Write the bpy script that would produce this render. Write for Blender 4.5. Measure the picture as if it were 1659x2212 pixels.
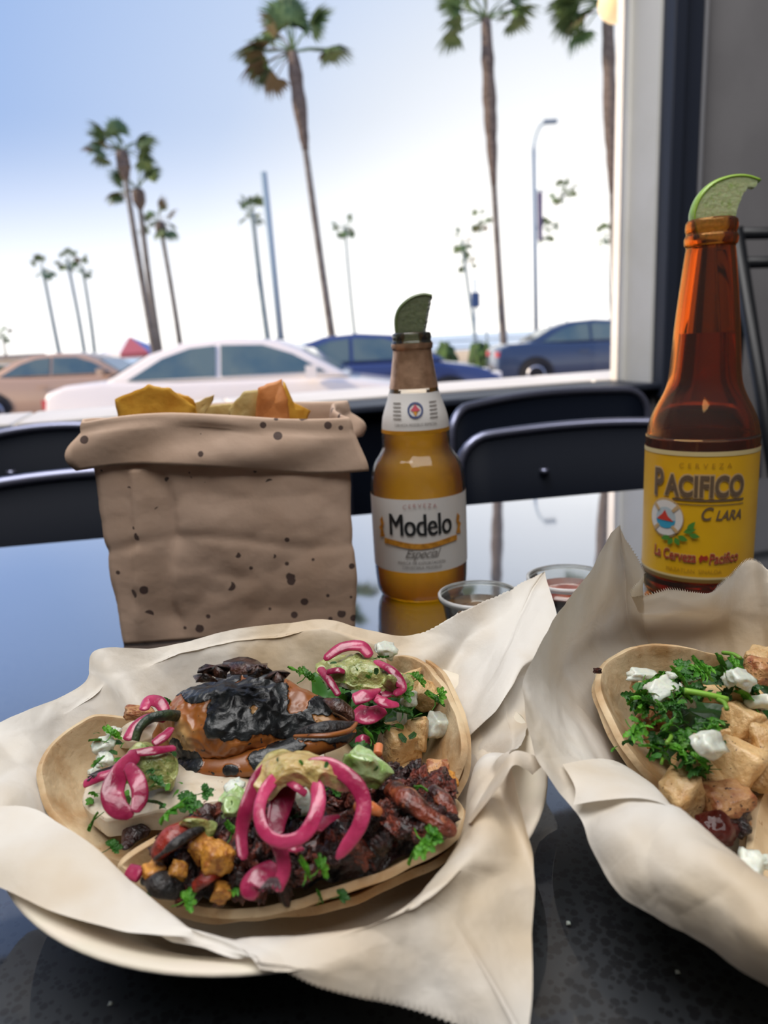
import bpy, bmesh, math, random
from mathutils import Vector, Matrix, noise
from mathutils.geometry import tessellate_polygon
R_ = math.radians
random.seed(7)
for o in list(bpy.data.objects): bpy.data.objects.remove(o)
S = bpy.context.scene
COL = S.collection

# ------------------------------------------------------------------ camera
FPX, PITCH, ROLL = 1600.0, R_(13.2), R_(3.0)
CAM = Vector((0, 0, .91)); TZ = .75
fw = Vector((0, math.cos(PITCH), -math.sin(PITCH)))
u0 = Vector((0, math.sin(PITCH), math.cos(PITCH))); r0 = Vector((1, 0, 0))
up = u0*math.cos(ROLL)+r0*math.sin(ROLL); rt = r0*math.cos(ROLL)-u0*math.sin(ROLL)
cd = bpy.data.cameras.new('camera'); cam = bpy.data.objects.new('camera', cd); COL.objects.link(cam)
m3 = Matrix((rt, up, -fw)).transposed(); cam.matrix_world = Matrix.Translation(CAM) @ m3.to_4x4()
cd.sensor_fit = 'VERTICAL'; cd.sensor_height = 36; cd.lens = 36*FPX/2212
cd.clip_start = .01; cd.clip_end = 5000
cd.dof.use_dof = True; cd.dof.focus_distance = .27; cd.dof.aperture_fstop = cd.lens/1000/.0021
S.camera = cam
def ray(px, py): return fw + rt*((px-829.5)/FPX) + up*((1106-py)/FPX)
def G(px, py, mm=0):                     # pixel -> point mm above the table
    d = ray(px, py); k = (TZ+mm/1000-CAM.z)/d.z
    return CAM + d*k
def D(px, py, Y):                        # pixel -> point at forward distance Y
    d = ray(px, py); return CAM + d*(Y/d.y)
def proj(p):
    v = p-CAM; z = v.dot(fw); return 829.5+v.dot(rt)/z*FPX, 1106-v.dot(up)/z*FPX, z
def px2m(p, n=1): return (p-CAM).dot(fw)/FPX*n

# ------------------------------------------------------------------ world, sun, lamps, exposure
S.view_settings.view_transform = 'Standard'; S.view_settings.look = 'None'
S.view_settings.exposure = 0.0; S.view_settings.gamma = 1.0; S.view_settings.use_curve_mapping = False
S.cycles.use_denoising = True
S.cycles.max_bounces = 14; S.cycles.transparent_max_bounces = 16; S.cycles.transmission_bounces = 12
S.cycles.sample_clamp_indirect = 6.0; S.cycles.caustics_refractive = True; S.cycles.caustics_reflective = False
W = bpy.data.worlds.new('sky'); S.world = W; W.use_nodes = True
nt = W.node_tree; nt.nodes.clear()
def N(nt, t, **k):
    n = nt.nodes.new(t)
    for a, b in k.items(): setattr(n, a, b)
    return n
tc = N(nt, 'ShaderNodeTexCoord'); dp = N(nt, 'ShaderNodeVectorMath', operation='DOT_PRODUCT')
gd = Vector((.30, 1, -.02)).normalized(); dp.inputs[1].default_value = gd
nt.links.new(tc.outputs['Generated'], dp.inputs[0])
ac = N(nt, 'ShaderNodeMath', operation='ARCCOSINE'); nt.links.new(dp.outputs['Value'], ac.inputs[0])
mr = N(nt, 'ShaderNodeMapRange'); mr.inputs['From Min'].default_value = 0; mr.inputs['From Max'].default_value = R_(90)
nt.links.new(ac.outputs[0], mr.inputs['Value'])
rp = N(nt, 'ShaderNodeValToRGB'); nt.links.new(mr.outputs[0], rp.inputs[0])
cr = rp.color_ramp; cr.elements[0].position = .05; cr.elements[0].color = (1.9, 1.85, 1.78, 1)
cr.elements[1].position = 1.0; cr.elements[1].color = (.30, .46, .95, 1)
e = cr.elements.new(.16); e.color = (1.12, 1.13, 1.14, 1)
e = cr.elements.new(.25); e.color = (.84, .90, 1.0, 1)
e = cr.elements.new(.34); e.color = (.60, .72, .95, 1)
e = cr.elements.new(.50); e.color = (.38, .54, .88, 1)
# pale haze band low over the horizon
sx = N(nt, 'ShaderNodeSeparateXYZ'); nt.links.new(tc.outputs['Generated'], sx.inputs[0])
hz = N(nt, 'ShaderNodeMapRange', interpolation_type='SMOOTHSTEP'); hz.inputs['From Min'].default_value = .27; hz.inputs['From Max'].default_value = -.06
nt.links.new(sx.outputs['Z'], hz.inputs['Value'])
mx = N(nt, 'ShaderNodeMix', data_type='RGBA'); nt.links.new(hz.outputs[0], mx.inputs[0])
nt.links.new(rp.outputs[0], mx.inputs[6]); mx.inputs[7].default_value = (1.75, 1.70, 1.60, 1)
bg = N(nt, 'ShaderNodeBackground'); bg.inputs[1].default_value = 1.0
nt.links.new(mx.outputs[2], bg.inputs[0]); wo = N(nt, 'ShaderNodeOutputWorld'); nt.links.new(bg.outputs[0], wo.inputs[0])
sd = bpy.data.lights.new('sun', 'SUN'); sd.energy = 5.0; sd.angle = R_(1.0); sd.color = (1, .80, .58)
so = bpy.data.objects.new('sun', sd); COL.objects.link(so)
so.rotation_euler = Vector((.99, .18, -.62)).to_track_quat('-Z', 'Y').to_euler()   # low warm sun from the left, along the street front
def area(name, loc, target, sx_, sy_, en, col=(1, 1, 1)):
    a = bpy.data.lights.new(name, 'AREA'); a.shape = 'RECTANGLE'; a.size = sx_; a.size_y = sy_; a.energy = en; a.color = col
    o = bpy.data.objects.new(name, a); COL.objects.link(o); o.location = loc
    o.rotation_euler = (Vector(target)-Vector(loc)).to_track_quat('-Z', 'Y').to_euler(); return o
area('overhead_fill', (-.40, .40, 2.75), (-.15, .25, .75), 1.8, 1.0, 42, (1, .985, .97))  # added unseen fill light that brightens the food and paper from above
area('rear_fill', (.3, -.55, 2.75), (.1, .3, .75), 1.8, 1.0, 28, (1, .98, .96))  # second added fill light, above and behind the camera

# ------------------------------------------------------------------ helpers
def srgb(h, a=1):
    h = h.lstrip('#'); v = [int(h[i:i+2], 16)/255 for i in (0, 2, 4)]
    return tuple(((c/12.92) if c <= .04045 else ((c+.055)/1.055)**2.4) for c in v)+(a,)
MATS = {}
def mat(name, col, rough=.6, col2=None, scale=30, thr=(.4, .6), bump=0, bscale=None, spec=.5, sss=0, coat=0, metal=0,
        trans=0, rnd=0, detail=4, third=None, tscale=200, tthr=(.6, .7), stretch=None, translucent=0, ior=None):
    if name in MATS: return MATS[name]
    m = bpy.data.materials.new(name); m.use_nodes = True; nt = m.node_tree; b = nt.nodes['Principled BSDF']
    MATS[name] = m; L = nt.links.new
    c1 = srgb(col) if isinstance(col, str) else col
    b.inputs['Base Color'].default_value = c1; b.inputs['Roughness'].default_value = rough
    b.inputs['Specular IOR Level'].default_value = spec; b.inputs['Metallic'].default_value = metal
    b.inputs['Coat Weight'].default_value = coat; b.inputs['Coat Roughness'].default_value = .08
    b.inputs['Transmission Weight'].default_value = trans
    if ior: b.inputs['IOR'].default_value = ior
    if sss:
        b.inputs['Subsurface Weight'].default_value = sss; b.inputs['Subsurface Scale'].default_value = .004
        b.inputs['Subsurface Radius'].default_value = (1, .5, .3)
    co = N(nt, 'ShaderNodeTexCoord'); vec = co.outputs['Object']
    if rnd:
        oi = N(nt, 'ShaderNodeObjectInfo'); ad = N(nt, 'ShaderNodeVectorMath', operation='ADD'); L(vec, ad.inputs[0])
        mm = N(nt, 'ShaderNodeMath', operation='MULTIPLY'); mm.inputs[1].default_value = 3.0; L(oi.outputs['Random'], mm.inputs[0]); L(mm.outputs[0], ad.inputs[1]); vec = ad.outputs[0]
    if stretch:
        mp = N(nt, 'ShaderNodeMapping'); mp.inputs['Scale'].default_value = stretch; L(vec, mp.inputs[0]); vec = mp.outputs[0]
    out = None
    if col2:
        n = N(nt, 'ShaderNodeTexNoise'); n.inputs['Scale'].default_value = scale; n.inputs['Detail'].default_value = detail; L(vec, n.inputs['Vector'])
        r = N(nt, 'ShaderNodeMapRange'); r.inputs['From Min'].default_value = thr[0]; r.inputs['From Max'].default_value = thr[1]; L(n.outputs['Fac'], r.inputs['Value'])
        x = N(nt, 'ShaderNodeMix', data_type='RGBA'); L(r.outputs[0], x.inputs[0]); x.inputs[6].default_value = c1
        x.inputs[7].default_value = srgb(col2) if isinstance(col2, str) else col2; out = x.outputs[2]
    if third:
        n = N(nt, 'ShaderNodeTexNoise'); n.inputs['Scale'].default_value = tscale; n.inputs['Detail'].default_value = 3; L(vec, n.inputs['Vector'])
        r = N(nt, 'ShaderNodeMapRange'); r.inputs['From Min'].default_value = tthr[0]; r.inputs['From Max'].default_value = tthr[1]; L(n.outputs['Fac'], r.inputs['Value'])
        x = N(nt, 'ShaderNodeMix', data_type='RGBA'); L(r.outputs[0], x.inputs[0])
        if out: L(out, x.inputs[6])
        else: x.inputs[6].default_value = c1
        x.inputs[7].default_value = srgb(third); out = x.outputs[2]
    if rnd:
        hs = N(nt, 'ShaderNodeHueSaturation'); mr = N(nt, 'ShaderNodeMapRange'); mr.inputs['To Min'].default_value = 1-rnd; mr.inputs['To Max'].default_value = 1+rnd
        L(oi.outputs['Random'], mr.inputs['Value']); L(mr.outputs[0], hs.inputs['Value'])
        if out: L(out, hs.inputs['Color'])
        else: hs.inputs['Color'].default_value = c1
        out = hs.outputs[0]
    if out: L(out, b.inputs['Base Color'])
    if bump:
        n = N(nt, 'ShaderNodeTexNoise'); n.inputs['Scale'].default_value = bscale or scale; n.inputs['Detail'].default_value = 5; L(vec, n.inputs['Vector'])
        bp = N(nt, 'ShaderNodeBump'); bp.inputs['Strength'].default_value = 1; bp.inputs['Distance'].default_value = bump; L(n.outputs['Fac'], bp.inputs['Height']); L(bp.outputs[0], b.inputs['Normal'])
    if translucent:
        tl = N(nt, 'ShaderNodeBsdfTranslucent'); ms = N(nt, 'ShaderNodeMixShader'); ms.inputs[0].default_value = translucent
        if out: L(out, tl.inputs[0])
        else: tl.inputs[0].default_value = c1
        L(b.outputs[0], ms.inputs[1]); L(tl.outputs[0], ms.inputs[2]); L(ms.outputs[0], nt.nodes['Material Output'].inputs[0])
    return m

def tag(o, label=None, cat=None, group=None, kind=None):
    if label: o['label'] = label
    if cat: o['category'] = cat
    if group: o['group'] = group
    if kind: o['kind'] = kind
    return o
def root(name, loc, label, cat, group=None, rz=0):
    o = bpy.data.objects.new(name, None); COL.objects.link(o); o.location = loc; o.rotation_euler.z = rz; o.empty_display_size = .02
    return tag(o, label, cat, group)
def worldloc(o):
    v = Vector((0, 0, 0))
    while o: v = v+o.location; o = o.parent
    return v
def meshdata(name, vs, fs, m=None, smooth=True):
    me = bpy.data.meshes.new(name); me.from_pydata([tuple(v) for v in vs], [], fs); me.validate()
    bm = bmesh.new(); bm.from_mesh(me); bmesh.ops.recalc_face_normals(bm, faces=bm.faces); bm.to_mesh(me); bm.free()
    if smooth: me.polygons.foreach_set('use_smooth', [True]*len(me.polygons))
    if m: me.materials.append(m)
    return me
def mk(name, vs, fs, m, parent=None, smooth=True, local=False, origin=None, recalc=True):
    """one mesh object from world-space (or local) vertices"""
    vs = [Vector(v) for v in vs]
    if parent: o0 = Vector((0, 0, 0)) if local else worldloc(parent)
    elif origin is not None: o0 = Vector(origin)
    elif local: o0 = Vector((0, 0, 0))
    else:
        o0 = sum(vs, Vector())/len(vs); o0.z = min(v.z for v in vs)
    me = bpy.data.meshes.new(name); me.from_pydata([tuple(v-o0) for v in vs], [], fs)
    if recalc:
        bm = bmesh.new(); bm.from_mesh(me); bmesh.ops.recalc_face_normals(bm, faces=bm.faces); bm.to_mesh(me); bm.free()
    if smooth: me.polygons.foreach_set('use_smooth', [True]*len(me.polygons))
    if m: me.materials.append(m)
    o = bpy.data.objects.new(name, me); COL.objects.link(o)
    if parent: o.parent = parent
    else: o.location = o0
    return o
def inst(name, me, loc, rot=(0, 0, 0), sc=1, parent=None):
    o = bpy.data.objects.new(name, me); COL.objects.link(o); o.location = loc; o.rotation_euler = rot
    o.scale = (sc, sc, sc) if isinstance(sc, (int, float)) else sc
    if parent: o.parent = parent
    return o
class MB:
    def __init__(s): s.v = []; s.f = []
    def add(s, vs, fs):
        k = len(s.v); s.v += [Vector(v) for v in vs]; s.f += [tuple(i+k for i in f) for f in fs]; return s
    def box(s, c, d, M=None):
        c = Vector(c); vs = []
        for x in (-.5, .5):
            for y in (-.5, .5):
                for z in (-.5, .5):
                    q = Vector((x*d[0], y*d[1], z*d[2])); q = (M @ q if M else q)+c; vs.append(q)
        return s.add(vs, [(0, 1, 3, 2), (4, 6, 7, 5), (0, 4, 5, 1), (2, 3, 7, 6), (0, 2, 6, 4), (1, 5, 7, 3)])
    def tube(s, pts, rad, seg=10, flat=None, t=1.0): s.add(*tube(pts, rad, seg, flat, t)); return s
    def obj(s, name, m, parent=None, **k): return mk(name, s.v, s.f, m, parent, **k)
def bevel(o, w, seg=2, ang=30):
    b = o.modifiers.new('bevel', 'BEVEL'); b.width = w; b.segments = seg; b.limit_method = 'ANGLE'; b.angle_limit = R_(ang); return o
def solid(o, th, off=-1):
    s_ = o.modifiers.new('solid', 'SOLIDIFY'); s_.thickness = th; s_.offset = off; return o
def crom(P, t, closed=False):
    n = len(P)
    if closed: i = int(math.floor(t)) % n; f = t-math.floor(t); a, b, c, d = P[(i-1) % n], P[i], P[(i+1) % n], P[(i+2) % n]
    else:
        t = min(max(t, 0), n-1); i = min(int(t), n-2); f = t-i; a, b, c, d = P[max(i-1, 0)], P[i], P[i+1], P[min(i+2, n-1)]
    return .5*((2*b)+(c-a)*f+(2*a-5*b+4*c-d)*f*f+(3*b-3*c+d-a)*f*f*f)
def spline(P, n, closed=False):
    m_ = len(P) if closed else len(P)-1
    return [crom(P, m_*i/(n if closed else n-1), closed) for i in range(n)]
def tube(pts, rad, seg=10, flat=None, t=1.0, caps=True):
    """tube along pts; rad number or list; flat: direction of the thin axis, t: thickness ratio"""
    n = len(pts); vs = []; fs = []
    rad = rad if isinstance(rad, (list, tuple)) else [rad]*n
    pn = None
    for i, p in enumerate(pts):
        tg = (pts[min(i+1, n-1)]-pts[max(i-1, 0)]).normalized()
        ref = Vector(flat) if flat is not None else (pn if pn else (Vector((0, 0, 1)) if abs(tg.z) < .9 else Vector((1, 0, 0))))
        s_ = tg.cross(ref)
        if s_.length < 1e-4: s_ = tg.cross(Vector((1, .3, 0)))
        s_.normalize(); q = s_.cross(tg).normalized(); pn = q
        for j in range(seg):
            a = 2*math.pi*j/seg; vs.append(p+s_*rad[i]*math.cos(a)+q*rad[i]*t*math.sin(a))
    for i in range(n-1):
        for j in range(seg):
            k = (j+1) % seg; fs.append((i*seg+j, i*seg+k, (i+1)*seg+k, (i+1)*seg+j))
    if caps: fs.append(tuple(range(seg))); fs.append(tuple((n-1)*seg+j for j in range(seg)))
    return vs, fs
def lathe(prof, c, seg=48, cap0=True, cap1=True):
    vs = []; fs = []; c = Vector(c)
    for r, z in prof:
        for j in range(seg):
            a = 2*math.pi*j/seg; vs.append(c+Vector((r*math.cos(a), r*math.sin(a), z)))
    n = len(prof)
    for i in range(n-1):
        for j in range(seg):
            k = (j+1) % seg; fs.append((i*seg+j, i*seg+k, (i+1)*seg+k, (i+1)*seg+j))
    if cap0: fs.append(tuple(range(seg)))
    if cap1: fs.append(tuple((n-1)*seg+j for j in range(seg)))
    return vs, fs
def polar(center, stations, nu, nv, disp=None, serr=None):
    """closed polar surface: center point, stations = list of rings points (inner..edge) around"""
    K = len(stations[0]); ns = len(stations)
    vs = [Vector(center)]; fs = []
    for i in range(nu):
        t = ns*i/nu
        row = [Vector(center)]+[crom([st[k] for st in stations], t, True) for k in range(K)]
        for j in range(1, nv+1):
            f = K*j/nv
            p = crom(row, f); rr = j/nv
            if disp:
                dv_ = disp(p, rr, t)
                if isinstance(dv_, float):
                    g1 = crom(row, min(K, f+.15))-crom(row, f-.15); tv = Vector((-(p.y-center[1]), p.x-center[0], 0)); nn__ = tv.cross(g1)
                    p = p+(nn__.normalized() if nn__.length > 1e-9 else Vector((0, 0, 1)))*dv_*-1
                else: p = p+dv_
            if serr and j == nv and serr(t):
                q = crom(row, K*(j-1)/nv); dv = (p-q); p = p+dv.normalized()*.0013*(i % 3 == 0)
            vs.append(p)
    for i in range(nu):
        k = (i+1) % nu
        fs.append((0, 1+i*nv, 1+k*nv))
        for j in range(nv-1):
            fs.append((1+i*nv+j, 1+i*nv+j+1, 1+k*nv+j+1, 1+k*nv+j))
    return vs, fs
def netpatch(rows, nu, nv, disp=None, serr_rows=()):
    """open patch through a control net rows[v][u]"""
    vs = []; fs = []; nr = len(rows)
    for j in range(nv+1):
        ctl = None
        for i in range(nu+1):
            cols = [crom(r_, (len(r_)-1)*i/nu) for r_ in rows]
            p = crom(cols, (nr-1)*j/nv)
            if disp: p = p+disp(p, j/nv, i/nu)
            vs.append(p)
    for j in range(nv):
        for i in range(nu):
            a = j*(nu+1)+i; fs.append((a, a+1, a+nu+2, a+nu+1))
    return vs, fs
def nz(p, s, off=0): return noise.noise(Vector(p)*s+Vector((off, off*1.7, off*.3)))
def crease(p, s, off=0):
    d, _ = noise.voronoi(Vector(p)*s+Vector((off, 0, off))); return d[1]-d[0]

# ------------------------------------------------------------------ materials
M_paper = mat('parchment', '#e6e1d9', .5, '#d8c9b2', 20, (.45, .70), bump=.0003, bscale=260, translucent=.22, third='#c4a67a', tscale=14, tthr=(.54, .78))
M_plate = mat('paper_plate', '#d9cdbd', .5, '#d3cab8', 60, bump=.00008, bscale=500)
M_kraft = mat('kraft', '#dcbfa9', .65, '#c8a88f', 18, (.35, .7), bump=.00025, bscale=220, translucent=.18)
M_tort = mat('corn_tortilla', '#cdb693', .6, '#a98357', 60, (.42, .66), bump=.0006, bscale=240, sss=.1, third='#8d6237', tscale=420, tthr=(.68, .78))
M_tort2 = mat('toasted_tortilla', '#d2a463', .6, '#b07a35', 60, (.45, .7), bump=.0006, bscale=240, sss=.1)
M_cheese = mat('white_cheese', '#cfc3b0', .42, '#bfae94', 90, (.5, .7), bump=.0004, bscale=200, sss=.2, third='#6b4530', tscale=500, tthr=(.70, .74))
M_chick = mat('diced_chicken', '#cfae7e', .42, '#b3854c', 2.08, (.42, .72), bump=.0009, bscale=5.28, sss=.15, rnd=.12, third='#5a3a22', tscale=10.4, tthr=(.66, .72), coat=.15)
M_chickb = mat('browned_chicken', '#b98a5c', .42, '#8c4f2c', 2.56, (.42, .62), bump=.001, bscale=4.8, sss=.1, rnd=.1, third='#3a1d12', tscale=8.0, tthr=(.62, .7), coat=.2)
M_steak = mat('charred_steak', '#74301f', .28, '#2c1210', 2.72, (.38, .62), bump=.0018, bscale=6.72, sss=.05, rnd=.4, coat=.3, third='#9c4a2c', tscale=4.8, tthr=(.62, .75))
M_steakd = mat('dark_steak', '#41201c', .32, '#150c0c', 2.88, (.38, .62), bump=.0018, bscale=6.72, rnd=.35, coat=.3)
M_steakw = mat('glazed_strip', '#7a3420', .28, '#2e1410', 150, (.42, .6), bump=.0022, bscale=330, rnd=.15, coat=.4, third='#a8603a', tscale=260, tthr=(.6, .75))
M_steakdw = mat('minced_meat', '#3d1c1a', .34, '#160c0c', 180, (.4, .6), bump=.002, bscale=420, coat=.3, third='#6b2f22', tscale=300, tthr=(.6, .7))
M_saus = mat('red_sausage', '#8e2a1c', .35, '#5a1512', 200, (.4, .6), bump=.0012, bscale=500, coat=.4, rnd=.1)
M_char = mat('char', '#101114', .45, '#2a2422', 300, bump=.0015, bscale=500, coat=.15)
M_pick = mat('pickled_onion', '#bd4068', .22, '#8e1a42', 120, (.35, .65), sss=.2, coat=.5, rnd=.18, bump=.0003, bscale=500, translucent=.12)
M_onion = mat('white_onion', '#d6dad0', .25, '#dfe3d4', 3.2, sss=.35, coat=.3, bump=.0004, bscale=4.8, translucent=.15)
M_cil = mat('cilantro', '#3f7f20', .42, '#5d9a2a', 2.4, sss=.0, rnd=.35, translucent=.3, bump=.0003, bscale=9.6)
M_cild = mat('dark_cilantro', '#22521a', .42, '#356b20', 2.4, rnd=.3, translucent=.2, bump=.0003, bscale=9.6)
M_stem = mat('cilantro_stem', '#7fae3e', .4, rnd=.2, translucent=.15)
M_salsa = mat('green_salsa', '#8b9658', .2, '#a9a868', 130, (.4, .6), sss=.25, coat=.5, bump=.0016, bscale=420, third='#5c7a28', tscale=300, tthr=(.58, .66))
M_crema = mat('creamy_salsa', '#bfa468', .12, '#a8a05c', 140, (.4, .65), sss=.25, coat=.6, bump=.0014, bscale=400, third='#c96f6c', tscale=120, tthr=(.55, .7))
M_potato = mat('fried_potato', '#c98a30', .35, '#9a5a1c', 3.2, (.45, .65), bump=.0008, bscale=6.4, sss=.1, coat=.4, rnd=.15)
M_chip = mat('tortilla_chip', '#f0bd48', .55, '#dc9c30', 60, (.45, .65), bump=.0006, bscale=200, translucent=.25)
M_chipl = mat('pale_tortilla_chip', '#e0c98a', .55, '#c9a050', 60, (.45, .65), bump=.0006, bscale=200, translucent=.25)
M_navy = mat('dark_metal', '#0a101c', .6, spec=.12)
M_rimm = mat('edge_metal', '#8588a0', .3, spec=.9, metal=.75)
M_black = mat('black_frame', '#15171c', .4)
M_wallg = mat('grey_wall', '#8f8d90', .8, '#89878a', 8, bump=.0004, bscale=120)
M_white = mat('white_paint', '#f1efec', .5, '#e9e7e2', 6)
M_trimd = mat('dark_trim', '#2b3140', .5)
M_ceil = mat('ceiling_paint', '#8d8c8a', .9)
M_floor = mat('floor_concrete', '#4a4846', .6, '#56524e', 4)
# ------------------------------------------------------------------ the room
WA = D(1408, 826, 1.58); WO = Vector((WA.x, WA.y, 0))            # inner right corner of the window opening
wl = Vector((math.cos(R_(17)), math.sin(R_(17)), 0)); wo_ = Vector((-wl.y, wl.x, 0))
SILL = .79; WT = 1.78
def WP(s, t, z): return WO+wl*s+wo_*t+Vector((0, 0, z))
def wbox(name, s0, s1, t0, t1, z0, z1, m, parent=None, bv=0):
    vs = [WP(s, t, z) for s in (s0, s1) for t in (t0, t1) for z in (z0, z1)]
    o = mk(name, vs, [(0, 1, 3, 2), (4, 6, 7, 5), (0, 4, 5, 1), (2, 3, 7, 6), (0, 2, 6, 4), (1, 5, 7, 3)], m, parent, smooth=False)
    if bv: bevel(o, bv)
    return o
def struct(o): o['kind'] = 'structure'; return o
WS0 = -3.3
def plane(name, x0, x1, y0, y1, z, m, th=.05):
    b = MB().box(((x0+x1)/2, (y0+y1)/2, z-th/2), (x1-x0, y1-y0, th)); return b.obj(name, m, smooth=False)
floor_vs = [WP(-4.5, .02, 0), WP(3, .02, 0), Vector((4, -3.5, 0)), Vector((-3.9, -3.5, 0))]
def slab(name, pts, z0, z1, m):
    vs = [Vector((p.x, p.y, z0)) for p in pts]+[Vector((p.x, p.y, z1)) for p in pts]; n = len(pts)
    return mk(name, vs, [tuple(range(n)), tuple(range(n, 2*n))]+[(i, (i+1) % n, n+(i+1) % n, n+i) for i in range(n)], m, smooth=False)
struct(slab('floor', floor_vs, -.1, 0, M_floor)); struct(slab('ceiling', floor_vs, 2.9, 3.05, M_ceil))
def wall2(name, a, b, th, z0, z1, m):
    d = (b-a).normalized(); n = Vector((-d.y, d.x, 0))*th
    return struct(slab(name, [a, b, b+n, a+n], z0, z1, m))
wall2('wall_back', Vector((-3.9, -3.5, 0)), Vector((4, -3.5, 0)), -.1, 0, 2.9, M_wallg)
wall2('wall_left', Vector((WP(-4.5, .02, 0).x, WP(-4.5, .02, 0).y, 0)), Vector((-3.9, -3.5, 0)), -.1, 0, 2.9, M_wallg)
wall2('wall_right', Vector((4, -3.5, 0)), Vector((WP(3, .02, 0).x, WP(3, .02, 0).y, 0)), -.1, 0, 2.9, M_wallg)
# window wall: lower dark part, upper part, side piers
wf = root('wall_window', WP(-1.5, 0, 0), None, None); wf['kind'] = 'structure'
wbox('lower_wall', WS0, .0, .0, .12, 0, SILL-.012, M_navy, wf)
wbox('upper_wall', WS0, .0, .0, .12, WT, 2.9, M_wallg, wf)
wbox('side_wall', .0, 3.05, .0, .12, 0, 2.9, M_wallg, wf)
wbox('side_wall', -4.6, WS0, .0, .12, 0, 2.9, M_wallg, wf)
w1 = root('window_1', WP(-1.5, 0, SILL), None, None); w1['kind'] = 'structure'
wbox('window_sill', WS0, 0, -.03, .13, SILL-.012, SILL, M_trimd, w1, .003)
wbox('white_reveal', -.006, .0, -.0, .13, SILL, WT, M_white, w1)
wbox('outer_frame', -.014, -.006, .085, .13, SILL, WT, M_white, w1, .002)
wbox('outer_frame', WS0, WS0+.05, .085, .13, SILL, WT, M_white, w1, .002)
wbox('dark_casing', .0, .030, -.035, .0, SILL-.03, WT+.05, M_trimd, w1, .003)
wbox('dark_casing', .030, .078, -.022, .0, SILL-.03, WT+.05, M_trimd, w1, .003)
wbox('casing_edge', .078, .085, -.026, .0, 0, WT+.05, mat('pale_edge', '#8b8b90', .5), w1, .002)
wbox('head_casing', WS0, .078, -.03, .0, WT, WT+.06, M_trimd, w1, .003)
mg = bpy.data.materials.new('window_glass'); mg.use_nodes = True; nt = mg.node_tree; nt.nodes.remove(nt.nodes['Principled BSDF'])
tr = N(nt, 'ShaderNodeBsdfTransparent'); gl = N(nt, 'ShaderNodeBsdfGlossy'); gl.inputs['Roughness'].default_value = 0; fr = N(nt, 'ShaderNodeFresnel'); fr.inputs[0].default_value = 1.3
ms = N(nt, 'ShaderNodeMixShader'); nt.links.new(fr.outputs[0], ms.inputs[0]); nt.links.new(tr.outputs[0], ms.inputs[1]); nt.links.new(gl.outputs[0], ms.inputs[2]); nt.links.new(ms.outputs[0], nt.nodes['Material Output'].inputs[0])
g_ = wbox('glass', WS0+.05, -.014, .100, .104, SILL, WT, mg, w1)
tag(wbox('baseboard_window', WS0, 3.0, -.02, 0, 0, .12, M_trimd), kind='structure')
# white counter ledge outside the window, in joined slabs
lr = root('counter_ledge', WP(-1.5, .5, SILL-.04), 'white stone counter ledge running outside along the window', 'ledge')
for k in range(9):
    s0 = WS0+.05+k*.40
    if s0 < .35: wbox('slab', s0, min(s0+.394, .35), .135, .42, SILL-.05, SILL+.004, mat('white_ledge', '#f6f4ef', .45, '#eceae4', 5), lr, .004)
for s in (-3.0, -1.6, -.1): wbox('bracket', s-.03, s+.03, .13, .7, SILL-.30, SILL-.052, M_white, lr)

# ------------------------------------------------------------------ table
mt = bpy.data.materials.new('polished_dark_quartz'); mt.use_nodes = True; nt = mt.node_tree; b = nt.nodes['Principled BSDF']; L = nt.links.new
co = N(nt, 'ShaderNodeTexCoord'); v = N(nt, 'ShaderNodeTexVoronoi', feature='F1'); v.inputs['Scale'].default_value = 400; L(co.outputs['Object'], v.inputs['Vector'])
nn = N(nt, 'ShaderNodeTexNoise'); nn.inputs['Scale'].default_value = 14; nn.inputs['Detail'].default_value = 3; L(co.outputs['Object'], nn.inputs['Vector'])
a1 = N(nt, 'ShaderNodeMath', operation='MULTIPLY_ADD'); L(nn.outputs['Fac'], a1.inputs[0]); a1.inputs[1].default_value = -.9; a1.inputs[2].default_value = .64
sxc = N(nt, 'ShaderNodeSeparateColor'); L(v.outputs['Color'], sxc.inputs[0])
a2 = N(nt, 'ShaderNodeMath', operation='MULTIPLY_ADD'); L(sxc.outputs[0], a2.inputs[0]); a2.inputs[1].default_value = .35; L(a1.outputs[0], a2.inputs[2])
lt = N(nt, 'ShaderNodeMath', operation='LESS_THAN'); L(v.outputs['Distance'], lt.inputs[0]); L(a2.outputs[0], lt.inputs[1])
mx = N(nt, 'ShaderNodeMix', data_type='RGBA'); L(lt.outputs[0], mx.inputs[0]); mx.inputs[6].default_value = srgb('#25292e'); mx.inputs[7].default_value = srgb('#0b0f15'); L(mx.outputs[2], b.inputs['Base Color'])
b.inputs['Roughness'].default_value = .5
lw = N(nt, 'ShaderNodeLayerWeight'); lw.inputs[0].default_value = .5
rpp = N(nt, 'ShaderNodeValToRGB'); L(lw.outputs['Facing'], rpp.inputs[0]); ce = rpp.color_ramp
ce.elements[0].position = 0; ce.elements[0].color = (.06,)*3+(1,); ce.elements[1].position = 1; ce.elements[1].color = (1, 1, 1, 1)
for p_, c_ in ((.38, .09), (.5, .22), (.64, .55), (.8, .8)): q = ce.elements.new(p_); q.color = (c_,)*3+(1,)
gl = N(nt, 'ShaderNodeBsdfGlossy'); gl.inputs['Roughness'].default_value = .035; gl.inputs['Color'].default_value = (.93, .95, 1, 1)
ms = N(nt, 'ShaderNodeMixShader'); L(rpp.outputs[0], ms.inputs[0]); L(b.outputs[0], ms.inputs[1]); L(gl.outputs[0], ms.inputs[2]); L(ms.outputs[0], nt.nodes['Material Output'].inputs[0])
eL, eR = G(0, 1182), G(1400, 1055); ed = (eR-eL).normalized(); en_ = Vector((-ed.y, ed.x, 0))
tA, tB = eL-ed*.55, eR+ed*.75
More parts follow.
